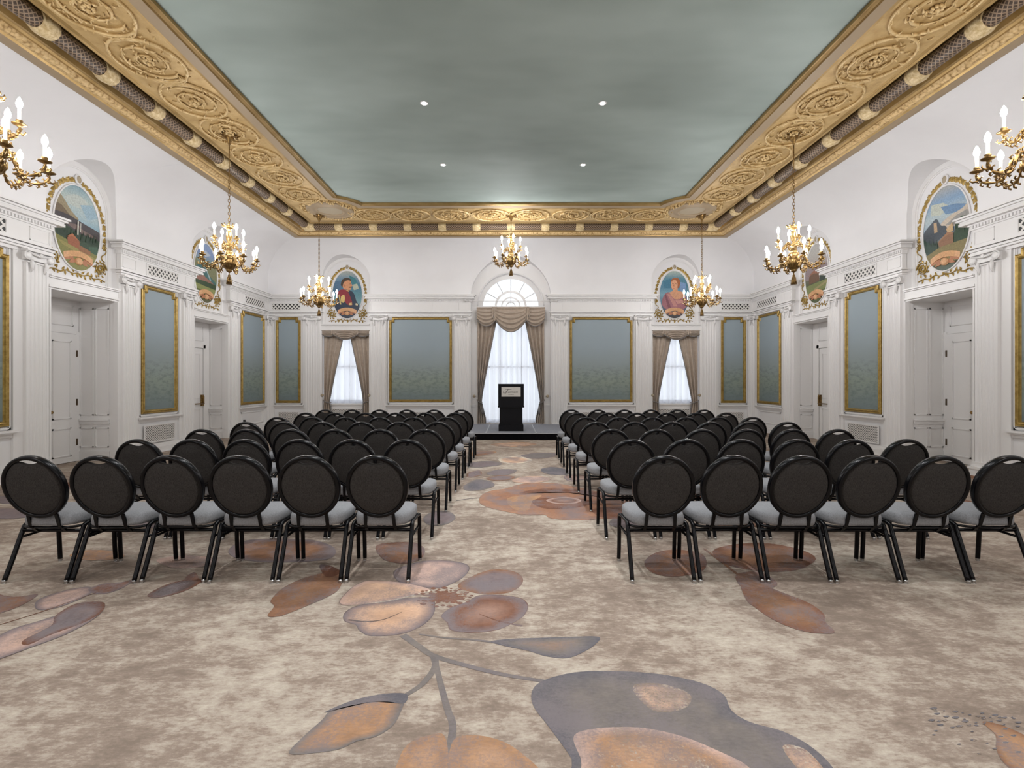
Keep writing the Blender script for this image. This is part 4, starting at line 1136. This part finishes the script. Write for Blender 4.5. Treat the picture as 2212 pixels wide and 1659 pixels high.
scn_L1 = {'bg': [c(132,160,172), c(176,190,186), c(168,186,190), c(120,160,180), c(90,104,92), c(90,96,62), c(104,108,60)],
  'layers': [(c(184,192,186), [(-.2,.5),(0,.58),(.2,.5),(.15,.38),(-.1,.36),(-.25,.42)]), (c(150,176,190), [(.05,.42),(.3,.5),(.42,.3),(.2,.2)]),
   (c(150,138,112), [(-.46,.55),(-.30,.46),(-.12,.26),(.02,.16),(-.1,.1),(-.46,.2)]), (c(112,98,80), [(-.46,.34),(-.3,.3),(-.1,.14),(-.2,.08),(-.46,.1)]),
   (c(74,70,74), [(-.46,.16),(-.2,.18),(0,.14),(.2,.10),(.46,.04),(.46,-.12),(.1,-.10),(-.2,-.04),(-.46,0)]),
   (c(120,104,100), [(-.2,.02),(0,.06),(.1,.0),(.3,-.04),(.4,-.08),(.1,-.07)]),
   (c(52,72,56), [(-.46,.02),(-.2,-.02),(0,-.08),(.2,-.1),(.46,-.12),(.46,-.36),(-.46,-.22)]), (c(64,92,74), [(.22,-.26),(.4,-.22),(.44,-.36),(.25,-.38)])]
   + conifers(-.42, .4, -.2, .2, 16, c(46,64,52), 1) +
   [(c(214,212,200), [(-.015,.12),(.01,.12),(.0,-.12),(-.025,-.12)]), (c(200,200,192), [(.04,.10),(.055,.10),(.05,-.05),(.035,-.05)]),
    (c(126,124,70), [(-.46,-.2),(-.1,-.28),(.46,-.4),(.46,-.8),(-.46,-.8)]), (c(150,140,84), [(-.4,-.28),(0,-.36),(.4,-.46),(.3,-.5),(-.3,-.36)]),
    (c(150,92,66), [(-.22,-.22),(-.12,-.14),(.02,-.24),(.02,-.36),(-.2,-.32)]), (c(170,108,74), [(-.24,-.21),(-.12,-.12),(.04,-.24),(-.12,-.17)]), (c(142,100,70), [(.0,-.28),(.24,-.34),(.24,-.42),(.0,-.38)])]}
scn_R1 = {'bg': [c(170,170,166), c(130,160,190), c(176,190,192), c(150,170,190), c(100,104,92), c(110,104,70), c(70,92,88)],
  'layers': [(c(186,192,180), [(-.3,.5),(-.05,.46),(.1,.34),(-.1,.26),(-.3,.3)]), (c(110,140,172), [(-.1,.4),(.2,.36),(.42,.28),(.3,.2),(0,.24)]),
   (c(196,184,168), [(-.1,.1),(.1,.2),(.3,.24),(.46,.32),(.46,.1),(.2,.0),(0,-.02)]), (c(152,150,146), [(0,.06),(.2,.16),(.4,.2),(.46,.1),(.2,.0)]),
   (c(76,84,92), [(-.46,.02),(-.3,.16),(-.18,.22),(-.1,.08),(.0,.04),(.02,-.08),(-.2,-.18),(-.46,-.2)]), (c(186,160,128), [(-.24,.16),(-.18,.16),(-.16,-.02),(-.23,-.02)]),
   (c(60,84,64), [(.18,.06),(.3,.12),(.46,.08),(.46,-.32),(.2,-.3)]), (c(52,74,66), [(-.46,-.06),(-.3,-.2),(-.2,-.4),(-.46,-.46)])]
   + conifers(-.44, -.16, -.34, .24, 7, c(50,70,60), 2) + conifers(.18, .44, -.3, .34, 7, c(50,72,54), 3) +
   [(c(200,170,130), [(.02,-.02),(.14,.06),(.16,-.08),(.06,-.12)]), (c(140,104,80), [(-.14,-.22),(.04,-.1),(.16,-.12),(.16,-.3),(-.1,-.32)]), (c(158,118,88), [(-.16,-.22),(.04,-.08),(.18,-.12),(.05,-.13)]),
    (c(132,120,80), [(-.4,-.4),(-.1,-.3),(.46,-.28),(.46,-.6),(-.4,-.6)])]}
scn_L2 = {'bg': [c(140,160,190), c(128,148,188), c(120,140,120), c(96,120,104), c(120,130,80), c(92,104,60), c(90,84,60)],
  'layers': [(c(180,190,200), [(-.2,.5),(0,.56),(.2,.48),(0,.4)]), (c(120,122,90), [(-.46,.3),(-.2,.2),(0,.16),(.2,.3),(.46,.26),(.46,-.1),(-.46,-.1)]),
   (c(64,104,104), [(-.4,.1),(-.1,.2),(.1,.0),(.4,-.16),(.4,-.24),(.1,-.2),(-.1,-.02),(-.4,.02)]), (c(150,170,170), [(-.02,.14),(.02,.14),(.22,-.14),(.16,-.14)]),
   (c(150,110,96), [(-.46,-.08),(-.2,-.02),(0,-.1),(.2,-.16),(.3,-.24),(-.46,-.22)]), (c(60,80,56), [(-.46,-.2),(0,-.2),(.46,-.22),(.46,-.34),(-.46,-.3)]),
   (c(134,140,84), [(-.46,-.28),(.46,-.36),(.46,-.5),(-.46,-.4)])] + conifers(-.1, .4, -.32, .14, 9, c(56,76,54), 5)}
scn_R2 = {'bg': [c(186,184,180), c(180,178,172), c(170,160,156), c(120,112,106), c(84,92,66), c(90,104,64), c(74,84,56)],
  'layers': [(c(140,126,128), [(-.46,.1),(-.2,.22),(0,.12),(.2,.2),(.46,.14),(.46,-.1),(-.46,-.1)]), (c(110,84,66), [(-.3,-.04),(-.1,.06),(.1,-.02),(.1,-.2),(-.3,-.22)]),
   (c(150,104,84), [(-.34,-.02),(-.1,.10),(.14,-.02),(-.1,.02)]), (c(50,64,56), [(.12,.02),(.3,.06),(.46,.0),(.46,-.26),(.14,-.24)]),
   (c(120,128,80), [(-.46,-.26),(.46,-.2),(.46,-.4),(-.46,-.5)]), (c(150,140,100), [(-.1,-.36),(.46,-.22),(.46,-.27),(-.1,-.42)])]}
scn_MAN = {'bg': [c(170,172,160), c(110,140,160), c(72,116,140), c(90,140,150), c(120,160,170), c(84,110,130), c(40,44,60)],
  'layers': [(c(60,120,130), [(.05,.6),(.25,.5),(.35,.3),(.2,.25),(.1,.4)]), (c(176,180,160), [(.15,.3),(.3,.34),(.36,.18),(.2,.14)]), (c(80,112,140), [(-.4,.4),(-.2,.42),(-.2,.1),(-.44,0)]),
   (c(40,52,72), [(-.36,-.18),(-.28,.04),(-.12,.14),(.06,.14),(.2,.04),(.28,-.2),(.36,-.34),(.34,-.6),(-.34,-.6)]),
   (c(140,46,56), [(-.26,.12),(-.1,.16),(.04,.06),(.16,-.3),(.0,-.3),(-.16,-.1),(-.3,-.06)]), (c(70,58,46), [(-.20,.30),(-.16,.46),(-.02,.52),(.10,.48),(.12,.40),(-.02,.42),(-.08,.30),(-.14,.24)]),
   (c(206,146,106), [(-.14,.24),(-.1,.38),(.0,.44),(.10,.42),(.125,.34),(.15,.27),(.12,.24),(.12,.17),(.04,.13),(-.02,.16),(-.08,.16)]),
   (c(120,80,50), [(.06,.24),(.14,.25),(.13,.21),(.06,.21)]), (c(96,66,44), [(.07,.335),(.12,.335),(.12,.32),(.07,.32)]), (c(178,118,86), [(-.12,.30),(-.08,.32),(-.07,.25),(-.11,.24)]),
   (c(218,184,110), [(-.05,.15),(.03,.13),(.06,.08),(.0,.11)]), (c(220,190,120), [(-.18,-.04),(-.10,.0),(-.07,-.1),(-.10,-.24),(-.18,-.22),(-.20,-.12)]), (c(190,170,110), [(-.27,-.02),(-.24,.02),(-.18,-.3),(-.22,-.3)]),
   (c(210,180,120), [(.06,-.26),(.14,-.24),(.15,-.32),(.05,-.32)]), (c(200,190,160), [(.26,-.26),(.33,-.28),(.32,-.34),(.25,-.32)])]}
scn_WOM = {'bg': [c(170,182,172), c(86,132,150), c(76,124,148), c(120,160,176), c(90,124,150), c(80,90,104), c(50,44,44)],
  'layers': [(c(64,116,140), [(-.35,.4),(-.1,.5),(-.08,.2),(-.3,.2)]), (c(120,150,190), [(.15,.4),(.35,.35),(.36,.1),(.2,.1)]),
   (c(204,150,116), [(-.28,-.02),(-.08,.10),(.1,.12),(.3,.04),(.34,-.2),(0,-.3),(-.3,-.2)]),
   (c(158,104,112), [(-.34,-.06),(-.24,.06),(-.16,.06),(-.02,-.12),(.14,-.14),(.34,-.06),(.38,-.2),(.3,-.44),(-.2,-.46),(-.38,-.3)]), (c(186,132,124), [(-.22,.02),(-.16,.04),(.02,-.2),(.1,-.36),(-.02,-.36)]),
   (c(190,138,128), [(.02,-.18),(.2,-.16),(.36,-.14),(.3,-.24),(.1,-.28)]), (c(128,78,88), [(-.30,.0),(-.26,.02),(-.1,-.4),(-.2,-.4)]),
   (c(206,150,112), [(-.06,.18),(-.05,.08),(.1,.08),(.1,.22)]), (c(158,94,56), [(-.10,.34),(-.09,.46),(.0,.52),(.12,.50),(.18,.40),(.16,.26),(.1,.2),(.06,.4)]),
   (c(214,158,122), [(-.09,.40),(-.02,.45),(.07,.42),(.10,.30),(.08,.20),(.02,.14),(-.04,.14),(-.09,.22),(-.10,.32)]),
   (c(110,70,50), [(-.07,.345),(-.02,.35),(-.02,.335),(-.07,.33)]), (c(110,70,50), [(.02,.35),(.06,.345),(.06,.33),(.02,.335)]), (c(180,96,80), [(-.04,.205),(.02,.205),(.0,.19),(-.03,.19)]), (c(186,124,92), [(-.03,.32),(-.005,.32),(-.005,.25),(-.04,.25)])]}
oval_painting(FL, False, 8.495, -NR, scn_L1, 'oval mountain painting with waterfall and red cabin over the nearer left door')
oval_painting(FL, False, 12.075, -NR, scn_L2, 'oval green valley painting over the farther left door, behind the chandelier')
oval_painting(FR, True, 8.495, -NR, scn_R1, 'oval painting of snowy peak and cabin over the nearer right door')
oval_painting(FR, True, 12.075, -NR, scn_R2, 'oval painting of brown house under grey sky over the farther right door')
oval_painting(FB, False, -5.02, -NR, scn_MAN, 'oval portrait of person in dark uniform with red front, above left window')
oval_painting(FB, False, 5.02, -NR, scn_WOM, 'oval bust portrait of person in draped mauve robe, above right window')

# ------------------------------------------------------------------ stage and lectern
SY0, SY1, SZ = 12.40, 14.78, .178
t = empty('stage_platform', (XC, SY0, 0), label='low grey carpeted stage with black skirt below the central window', cat='stage')
for k in (-1, 0, 1):
    mb = MB(); a = XC + 1.27*k - .63; b = a + 1.26
    mb.box(a, b, SY0, SY1, SZ-.08, SZ-.006, 1); mb.box(a+.012, b-.012, SY0+.02, SY1-.012, SZ-.02, SZ, 0)
    mb.build('deck_section', [M['deck'], M['alu']], t, (XC, SY0, 0))
mb = MB(); n = 150
mb.grid(lambda a, b: (XC - 1.9 + 3.8*a, SY0 - .012 + .006*math.sin(a*160), (SZ-.02)*(1-b)), n, 2); mb.build('stage_skirt', M['skirt'], t, (XC, SY0, 0))
for sx in (-1, 1):
    mb = MB(); mb.grid(lambda a, b: (XC + sx*(1.905+.004*math.sin(a*120)), SY0 + (SY1-SY0)*a, (SZ-.02)*(1-b)), 60, 2); mb.build('stage_skirt', M['skirt'], t, (XC, SY0, 0))
LY = 12.80; LO = (XC, LY, SZ)
lec = empty('lectern', LO, label='black box lectern with pale sign standing on the stage', cat='lectern')
mb = MB(); mb.box(XC-.325, XC+.325, LY, LY+.46, SZ, SZ+.165); mb.box(XC-.315, XC+.315, LY+.01, LY+.45, SZ+.165, SZ+.18); mb.build('plinth', M['lectern'], lec, LO)
mb = MB(); mb.box(XC-.30, XC+.30, LY+.03, LY+.42, SZ+.18, SZ+.68); mb.box(XC-.27, XC+.27, LY+.024, LY+.03, SZ+.23, SZ+.60); mb.build('body', M['lectern'], lec, LO)
mb = MB()   # slightly flared upper box with slanted top
z0, z1 = SZ+.62, SZ+1.235
vs = [(XC-.335, LY-.01, z0), (XC+.335, LY-.01, z0), (XC+.335, LY+.46, z0), (XC-.335, LY+.46, z0),
      (XC-.335, LY-.01, z1), (XC+.335, LY-.01, z1), (XC+.335, LY+.46, z1-.14), (XC-.335, LY+.46, z1-.14)]
mb.add(vs, [(3,2,1,0),(4,5,6,7),(0,1,5,4),(1,2,6,5),(2,3,7,6),(3,0,4,7)])
mb.box(XC-.345, XC+.345, LY-.02, LY+.0, z0-.0, z0+.035); mb.box(XC-.335, XC+.335, LY-.022, LY-.005, z1-.035, z1)
mb.box(XC-.335, XC-.285, LY-.018, LY-.005, z1-.36, z1-.02); mb.box(XC+.285, XC+.335, LY-.018, LY-.005, z1-.36, z1-.02)
top = mb.build('reading_desk', M['lectern'], lec, LO)
sz0, sz1 = 1.08, 1.33
mb = MB(); mb.box(XC-.25, XC+.25, LY-.022, LY-.008, sz0, sz1); sg = mb.build('sign', M['sign'], lec, LO)
# lettering: swash, tall script capital and slanted small letters
def text_mesh(body, size, shear, x, z, name):
    cu = bpy.data.curves.new(name, 'FONT'); cu.body = body; cu.size = size; cu.shear = shear; cu.extrude = .0006; cu.align_x = 'LEFT'
    ob = bpy.data.objects.new(name, cu); COL.objects.link(ob)
    me = bpy.data.meshes.new_from_object(ob.evaluated_get(bpy.context.evaluated_depsgraph_get()))
    bpy.data.objects.remove(ob)
    for v in me.vertices: v.co = Vector((v.co.x*.92 + x - XC, -v.co.z - .0235, v.co.y + z - SZ))
    me.materials.clear(); me.materials.append(M['ink'])
    o2 = bpy.data.objects.new(name, me); COL.objects.link(o2); o2.parent = sg
    return o2
text_mesh('airmont', .085, .35, XC-.082, 1.175, 'lettering')
text_mesh('BANFF SPRINGS', .022, 0, XC-.07, 1.125, 'small_lettering')
mb = MB(); yy = LY - .0225
S_ = lambda pts: spline([(XC+a, yy, b) for a, b in pts], 6, False)
mb.tube(S_([(-.135,1.262),(-.12,1.275),(-.06,1.268),(.0,1.272),(.02,1.28)]), .005, 5)
mb.tube(S_([(-.075,1.272),(-.10,1.23),(-.125,1.185),(-.15,1.168),(-.165,1.175),(-.16,1.186)]), [.006]*31, 5)
mb.tube(S_([(-.14,1.218),(-.11,1.222),(-.08,1.224)]), .004, 5)
mb.tube(S_([(-.18,1.24),(-.195,1.215),(-.205,1.19),(-.20,1.172),(-.185,1.185)]), .004, 5)
mb.build('script_initial', M['ink'], sg, LO)
for ch in sg.children: pass

# ------------------------------------------------------------------ banquet chair
def hoop_pt(a, rx, rz, cz=.71, inset=0):
    x = rx*math.sin(a); z = rz*math.cos(a)
    return x, z
TILT = .115/.475
def on_back(x, z, out=0.0):
    """point on the leaning plane of the back; z measured from hoop centre"""
    n_ = Vector((0, -1, -TILT)).normalized()      # towards the rear
    p = Vector((x, -.262 - TILT*z, .712 + z*.985)); return p + n_*out
chair = empty('banquet_chair', (0, 0, 0))
mb = MB(); K = 56
HX, HZ = .214, .228
mb_pts = []
sec = [(-.012,-.022),(.012,-.022),(.016,-.010),(.016,.012),(.010,.024),(-.010,.024),(-.014,.012),(-.014,-.010)]
vs = []
for i in range(K):
    a = 2*PI*i/K
    for dr, dn in sec: vs.append(tuple(on_back((HX+dr)*math.sin(a), (HZ+dr)*math.cos(a), dn)))
ns = len(sec); fs = [(i*ns+j, i*ns+(j+1) % ns, ((i+1) % K)*ns+(j+1) % ns, ((i+1) % K)*ns+j) for i in range(K) for j in range(ns)]
mb.add(vs, fs, 0, True); mb.build('back_hoop', M['black'], chair, fix=True)
# padded back, dished at the top to leave the hand slot
mb = MB()
def padout(a):
    x = (HX-.011)*math.sin(a); z = (HZ-.011)*math.cos(a)
    if z > 0 and abs(x) < .075:
        z -= .040*(math.cos(x/.075*PI/2))**.8
    return x, z
for side, sg_ in ((1, 1), (-1, -1)):
    prof = [(1.0, .006), (.985, .014), (.93, .020), (.6, .024), (.0, .026)]
    vs = []; 
    for f, d in prof:
        for i in range(K):
            x, z = padout(2*PI*i/K); vs.append(tuple(on_back(x*f, z*f - (0 if f > .9 else 0), sg_*d)))
    fs = [(r*K+i, r*K+(i+1) % K, (r+1)*K+(i+1) % K, (r+1)*K+i) for r in range(len(prof)-1) for i in range(K)]
    mb.add(vs, fs, 0, True)
vs = []
for d in (-.006, .006):
    for i in range(K):
        x, z = padout(2*PI*i/K); vs.append(tuple(on_back(x, z, d)))
mb.add(vs, [(i, (i+1) % K, K+(i+1) % K, K+i) for i in range(K)], 0, False)
mb.build('back_cushion', M['backfab'], chair)
# seat cushion
def seat_r(a):
    c_, s_ = math.cos(a), math.sin(a); p = 4.2
    r = (abs(c_)**p + abs(s_)**p)**(-1/p); x = r*c_; y = r*s_
    wd = .222 - .018*max(0, -y); return x*wd, .02 + y*.215
mb = MB(); prof = [(.90,.400),(.985,.404),(1.0,.425),(1.0,.455),(.975,.476),(.90,.488),(.6,.494),(0.0,.496)]
vs = []
for f, z in prof:
    for i in range(K):
        x, y = seat_r(2*PI*i/K); vs.append((x*f, .02+(y-.02)*f, z))
fs = [(r*K+i, r*K+(i+1) % K, (r+1)*K+(i+1) % K, (r+1)*K+i) for r in range(len(prof)-1) for i in range(K)]
fs.append(tuple(range(K))[::-1]); mb.add(vs, fs, 0, True); mb.build('seat', M['seatfab'], chair)
# seat frame with bowed rails and rear rail
mb = MB()
mb.tube(spline([(-.205,-.12,.385),(-.212,0,.383),(-.205,.15,.385),(-.15,.205,.385),(.15,.205,.385),(.205,.15,.385),(.212,0,.383),(.205,-.12,.385),(.12,-.165,.385),(-.12,-.165,.385)], 4), .010, 6, True)
mb.tube([(-.225,-.128,.352),(.225,-.128,.352)], .0135, 4, phase=PI/4)
mb.build('seat_frame', M['black'], chair)
for s in (-1, 1):
    mb = MB()
    p0 = on_back(s*.105, -HZ+.012); mb.tube([tuple(p0), (s*.109, -.185, .405), (s*.11, -.135, .352)], .017, 4, phase=PI/4, up=(0,1,0), flat=.55, smooth=False); mb.build('back_support', M['black'], chair)
    mb = MB(); mb.tube([(s*.228,-.145,.302),(s*.228,.185,.302)], .010, 6); mb.build('side_stretcher', M['black'], chair)
    mb = MB(); mb.tube([(s*.222,-.09,.395),(s*.226,-.05,.398),(s*.226,.10,.398),(s*.222,.16,.394)], .0125, 8); mb.build('side_rail', M['black'], chair)
    # rear leg
    mb = MB(); mb.tube(spline([(s*.222,-.05,.398),(s*.226,-.092,.392),(s*.228,-.120,.36),(s*.229,-.205,.15),(s*.230,-.260,.02)], 4, False), .0165, 8)
    l = mb.build('leg', M['black'], chair)
    mb = MB(); mb.lathe([(.014,0),(.015,.004),(.0155,.02),(.0135,.026)], 10, (s*.230,-.264,.0)); mb.build('foot_glide', M['glide'], l)
    mb = MB(); mb.tube(spline([(s*.222,.10,.398),(s*.228,.150,.392),(s*.230,.170,.36),(s*.229,.183,.15),(s*.230,.192,.02)], 4, False), .0165, 8)
    l = mb.build('leg', M['black'], chair)
    mb = MB(); mb.lathe([(.014,0),(.015,.004),(.0155,.02),(.0135,.026)], 10, (s*.230,.193,.0)); mb.build('foot_glide', M['glide'], l)
ROWY = [3.638, 4.63, 5.59, 6.56, 7.43, 8.40, 9.32]
RX = [(1.140,3.668),(1.142,3.716),(1.158,3.709),(1.153,3.685),(1.147,3.655),(1.157,3.682),(1.168,3.672)]
LX = [(-.981,-3.512),(-.966,-3.483),(-.960,-3.48),(-.957,-3.50),(-.942,-3.483),(-.928,-3.48),(-.909,-3.486)]
ORD = ['on the aisle', 'second from the aisle', 'third from the aisle', 'third from the wall end', 'next to the wall end', 'at the wall end']
ROWN = ['nearest row', 'second nearest row', 'third nearest row', 'middle row', 'third row from the stage', 'second row from the stage', 'row closest to the stage']
first = True
for side, XS in (('left', LX), ('right', RX)):
    for r_, (x0, x1) in enumerate(XS):
        for k in range(6):
            o = chair if first else copy_tree(chair); first = False
            o.location = (x0 + (x1-x0)*k/5 + (R.uniform(-.002, .002)), ROWY[r_] + .262 + R.uniform(-.01, .01), 0)
            o.rotation_euler = (0, 0, R.uniform(-.010, .010))
            tag(o, 'grey round-back chair %s, %s, %s block' % (ORD[k], ROWN[r_], side), 'chair', 'grey round-back banquet chairs in rows')

# ------------------------------------------------------------------ chandeliers (origin at the canopy, on the soffit)
H = -2.50    # tassel bottom below the canopy
def chandelier_parts(root, drop):
    """drop: distance from the canopy down to the tassel tip"""
    zb = -drop
    mb = MB(); mb.lathe([(.005,0),(.10,-.0),(.11,-.02),(.085,-.035),(.06,-.05),(.07,-.065),(.045,-.10),(.025,-.14),(.02,-.17),(.006,-.18)], 20)
    for i in range(8):
        a = 2*PI*i/8; mb.tube([(.08*math.cos(a), .08*math.sin(a), -.02), (.13*math.cos(a), .13*math.sin(a), -.035), (.12*math.cos(a), .12*math.sin(a), -.06)], [.02,.018,.004], 5)
    mb.build('ceiling_canopy', M['brass'], root)
    top = zb + .99
    mb = MB(); zr = -.17
    rod_end = zr - max(0, (abs(top)-.17)*.32)
    mb.tube([(0, 0, zr), (0, 0, rod_end)], .008, 6)
    L = rod_end - top; nl = max(3, int(L/.052)); pitch = L/nl
    for i in range(nl):
        zc_ = rod_end - pitch*(i+.5); hh = pitch*.66; ax = i % 2
        ring = [((.017*math.cos(2*PI*j/10)) if ax else 0, 0 if ax else .017*math.cos(2*PI*j/10), zc_ + hh*math.sin(2*PI*j/10)) for j in range(10)]
        mb.tube(ring, .0048, 5, True)
    mb.build('chain', M['brass'], root)
    z = lambda q: zb + q
    mb = MB()
    mb.lathe([(.006, z(.99)), (.03, z(.98)), (.09, z(.965)), (.095, z(.95)), (.05, z(.93)), (.028, z(.90)), (.04, z(.87)), (.05, z(.80)), (.045, z(.74)), (.025, z(.71)), (.03, z(.69)),
              (.06, z(.67)), (.065, z(.65)), (.03, z(.63)), (.035, z(.60)), (.055, z(.56)), (.06, z(.52)), (.035, z(.49)), (.05, z(.47)), (.06, z(.455))], 20)
    for i in range(10):
        a = 2*PI*i/10; mb.tube([(.07*math.cos(a), .07*math.sin(a), z(.955)), (.11*math.cos(a), .11*math.sin(a), z(.975)), (.105*math.cos(a), .105*math.sin(a), z(1.0))], [.014,.014,.004], 5)
    mb.build('stem', M['brass'], root)
    mb = MB(); pf = [(.06,.455),(.09,.45),(.115,.435),(.12,.42),(.108,.41),(.118,.39),(.115,.34),(.095,.29),(.065,.255),(.04,.235),(.05,.225),(.03,.21),(.015,.20),(.012,.19)]
    mb.lathe([(r, z(q)) for r, q in pf], 24)
    for i in range(16):
        a = 2*PI*i/16; mb.tube([(.118*math.cos(a), .118*math.sin(a), z(.395)), (.116*math.cos(a), .116*math.sin(a), z(.34)), (.09*math.cos(a), .09*math.sin(a), z(.285))], [.010,.014,.006], 5)
    mb.build('urn', M['brass'], root)
    mb = MB(); mb.lathe([(.008, z(.20)), (.010, z(.165)), (.022, z(.15)), (.018, z(.135)), (.028, z(.12)), (.036, z(.06)), (.044, z(.0)), (.005, z(.001))], 14)
    for i in range(14):
        a = 2*PI*i/14; mb.tube([(.026*math.cos(a), .026*math.sin(a), z(.12)), (.042*math.cos(a), .042*math.sin(a), z(.004))], .005, 4)
    mb.build('tassel', M['brass'], root)
    def arm(rad, ang, zs_, zlow, zpan, rs):
        ca, sa = math.cos(ang), math.sin(ang)
        mb = MB(); P = lambda r, zz: (r*ca, r*sa, z(zz))
        path = spline([P(rs, zs_), P(rs+(rad-rs)*.22, zs_+.02), P(rs+(rad-rs)*.35, zlow+.05), P(rs+(rad-rs)*.55, zlow), P(rs+(rad-rs)*.85, zlow+.025), P(rad, zpan-.05), P(rad, zpan)], 5, False)
        k = len(path); mb.tube(path, [.012+.005*math.sin(i*1.1) for i in range(k)], 7)
        for i in range(3, k-4, 3):      # leaf curls along the arm
            x, y, zz = path[i]; r0 = math.hypot(x, y)
            for sg_ in (1, -1):
                q = lambda dr, dz, dt: ((r0+dr)*ca - dt*sa, (r0+dr)*sa + dt*ca, zz+dz)
                mb.tube([q(0,0,0), q(.012, sg_*.028, sg_*.014), q(-.006, sg_*.042, sg_*.02), q(-.014, sg_*.030, sg_*.012)], [.008,.010,.007,.003], 5)
        cx, cz = rad+.03, zpan-.085
        mb.tube([P(rad-.01, zlow+.05), P(rad+.03, zpan-.09), P(rad+.05, zpan-.07), P(rad+.04, zpan-.05)], [.010,.011,.008,.003], 5)
        am = mb.build('arm', M['brass'], root)
        mb = MB(); c0 = P(rad, zpan)
        mb.lathe([(.012,-.02),(.022,-.012),(.05,.0),(.055,.008),(.02,.006),(.018,.02),(.026,.03),(.024,.045),(.012,.046)], 14, c0); mb.build('drip_pan', M['brass'], am)
        mb = MB(); mb.lathe([(.0125,.04),(.0125,.15),(.010,.153)], 10, c0); mb.build('candle', M['candle'], am)
        mb = MB(); mb.lathe([(.010,.15),(.021,.168),(.025,.19),(.020,.217),(.010,.24),(.001,.255)], 10, c0); mb.build('bulb', M['bulb'], am)
    for i in range(8): arm(.42, 2*PI*(i+.35)/8, .44, .27, .41, .10)
    for i in range(4): arm(.235, 2*PI*(i+.15)/4, .64, .60, .72, .05)
ch = empty('chandelier', (0,0,0)); chandelier_parts(ch, 2.50)
CH = [(-4.68, 4.40, 'brass candle chandelier cut off by the left edge of the photo'),
      (4.76, 4.40, 'brass candle chandelier cut off by the right edge of the photo'),
      (-4.67, 8.17, 'brass candle chandelier in front of the farther left door painting'),
      (4.73, 8.17, 'brass candle chandelier in front of the farther right door painting'),
      (-4.72, 12.15, 'brass candle chandelier beside the portrait of the uniformed person'),
      (4.76, 12.15, 'brass candle chandelier beside the portrait of the robed person')]
for i, (x, y, lb) in enumerate(CH):
    o = ch if i == 0 else copy_tree(ch)
    o.location = (x, y, ZSOF); o.rotation_euler = (0, 0, .37*i); tag(o, lb, 'chandelier', 'brass candle chandeliers')
cc = empty('chandelier', (XC, 12.12, ZSOF)); chandelier_parts(cc, 1.51)
tag(cc, 'brass chandelier on a short chain before the arched central window', 'chandelier', 'brass candle chandeliers')

# ------------------------------------------------------------------ recessed downlights
DL = [(-1.27, 9.37), (1.40, 9.37), (-1.27, 7.29), (1.38, 7.29)]
DLN = ['farther left', 'farther right', 'nearer left', 'nearer right']
dl0 = None
for i, (x, y) in enumerate(DL):
    if dl0 is None:
        dl0 = empty('downlight', (x, y, 5.62)); o = dl0
        mb = MB(); mb.lathe([(.035,-.001),(.042,-.004),(.055,-.006),(.062,-.003),(.062,.0)], 20); mb.build('downlight_ring', M['paint'], o)
        mb = MB(); mb.add([(.036*math.cos(2*PI*j/20), .036*math.sin(2*PI*j/20), -.008) for j in range(20)], [tuple(range(20))]); mb.build('downlight_lens', M['lamp'], o)
    else: o = copy_tree(dl0)
    o.location = (x, y, 5.62); tag(o, 'small round white ceiling downlight, the %s of the four' % DLN[i], 'downlight', 'ceiling downlights')
def spot(x, y, e, size=105, blend=.7):
    l = bpy.data.lights.new('ceiling_spot', 'SPOT'); l.energy = e; l.spot_size = math.radians(size); l.spot_blend = blend
    l.shadow_soft_size = .05; l.color = (.97, .98, 1)
    o = bpy.data.objects.new('ceiling_spot', l); COL.objects.link(o); o.location = (x, y, 5.60)
SE = 185
for x, y in DL + [(sx, 5.2-2.1*k) for sx in (-1.27, 1.39) for k in range(3)]: spot(x, y, SE)
# lamps over the part of the room behind the viewpoint, where more chandeliers hang
for x, y in ((-4.7, .5), (4.7, .5), (-4.7, -3.0), (4.7, -3.0)):
    l = bpy.data.lights.new('chandelier_glow', 'POINT'); l.energy = 85; l.shadow_soft_size = .3; l.color = (1, .99, 1)
    o = bpy.data.objects.new('chandelier_glow', l); COL.objects.link(o); o.location = (x, y, 3.9)

# ------------------------------------------------------------------ daylight outside
wd = bpy.data.worlds.new('daylight'); sc.world = wd; wd.use_nodes = True
bg = wd.node_tree.nodes['Background']; bg.inputs['Color'].default_value = (.91, .95, 1.0, 1); bg.inputs['Strength'].default_value = 1.4

# ------------------------------------------------------------------ camera
cam = bpy.data.cameras.new('camera'); co = bpy.data.objects.new('camera', cam); COL.objects.link(co)
co.location = (0, 0, 1.5); co.rotation_euler = (PI/2, 0, 0)
cam.sensor_width = 36; cam.lens = 36*F0/2212; cam.shift_x = (1106-1101)/2212; cam.shift_y = -(829.5-822)/2212
cam.clip_start = .05; cam.clip_end = 100
sc.camera = co
vs_ = sc.view_settings
vs_.view_transform = 'Standard'; vs_.look = 'None'; vs_.gamma = 1; vs_.use_curve_mapping = False; vs_.exposure = 0.22
cy = sc.cycles
cy.max_bounces = 7; cy.diffuse_bounces = 5; cy.glossy_bounces = 3; cy.transparent_max_bounces = 8; cy.transmission_bounces = 3
cy.sample_clamp_indirect = 6; cy.use_denoising = True; cy.caustics_reflective = False; cy.caustics_refractive = False
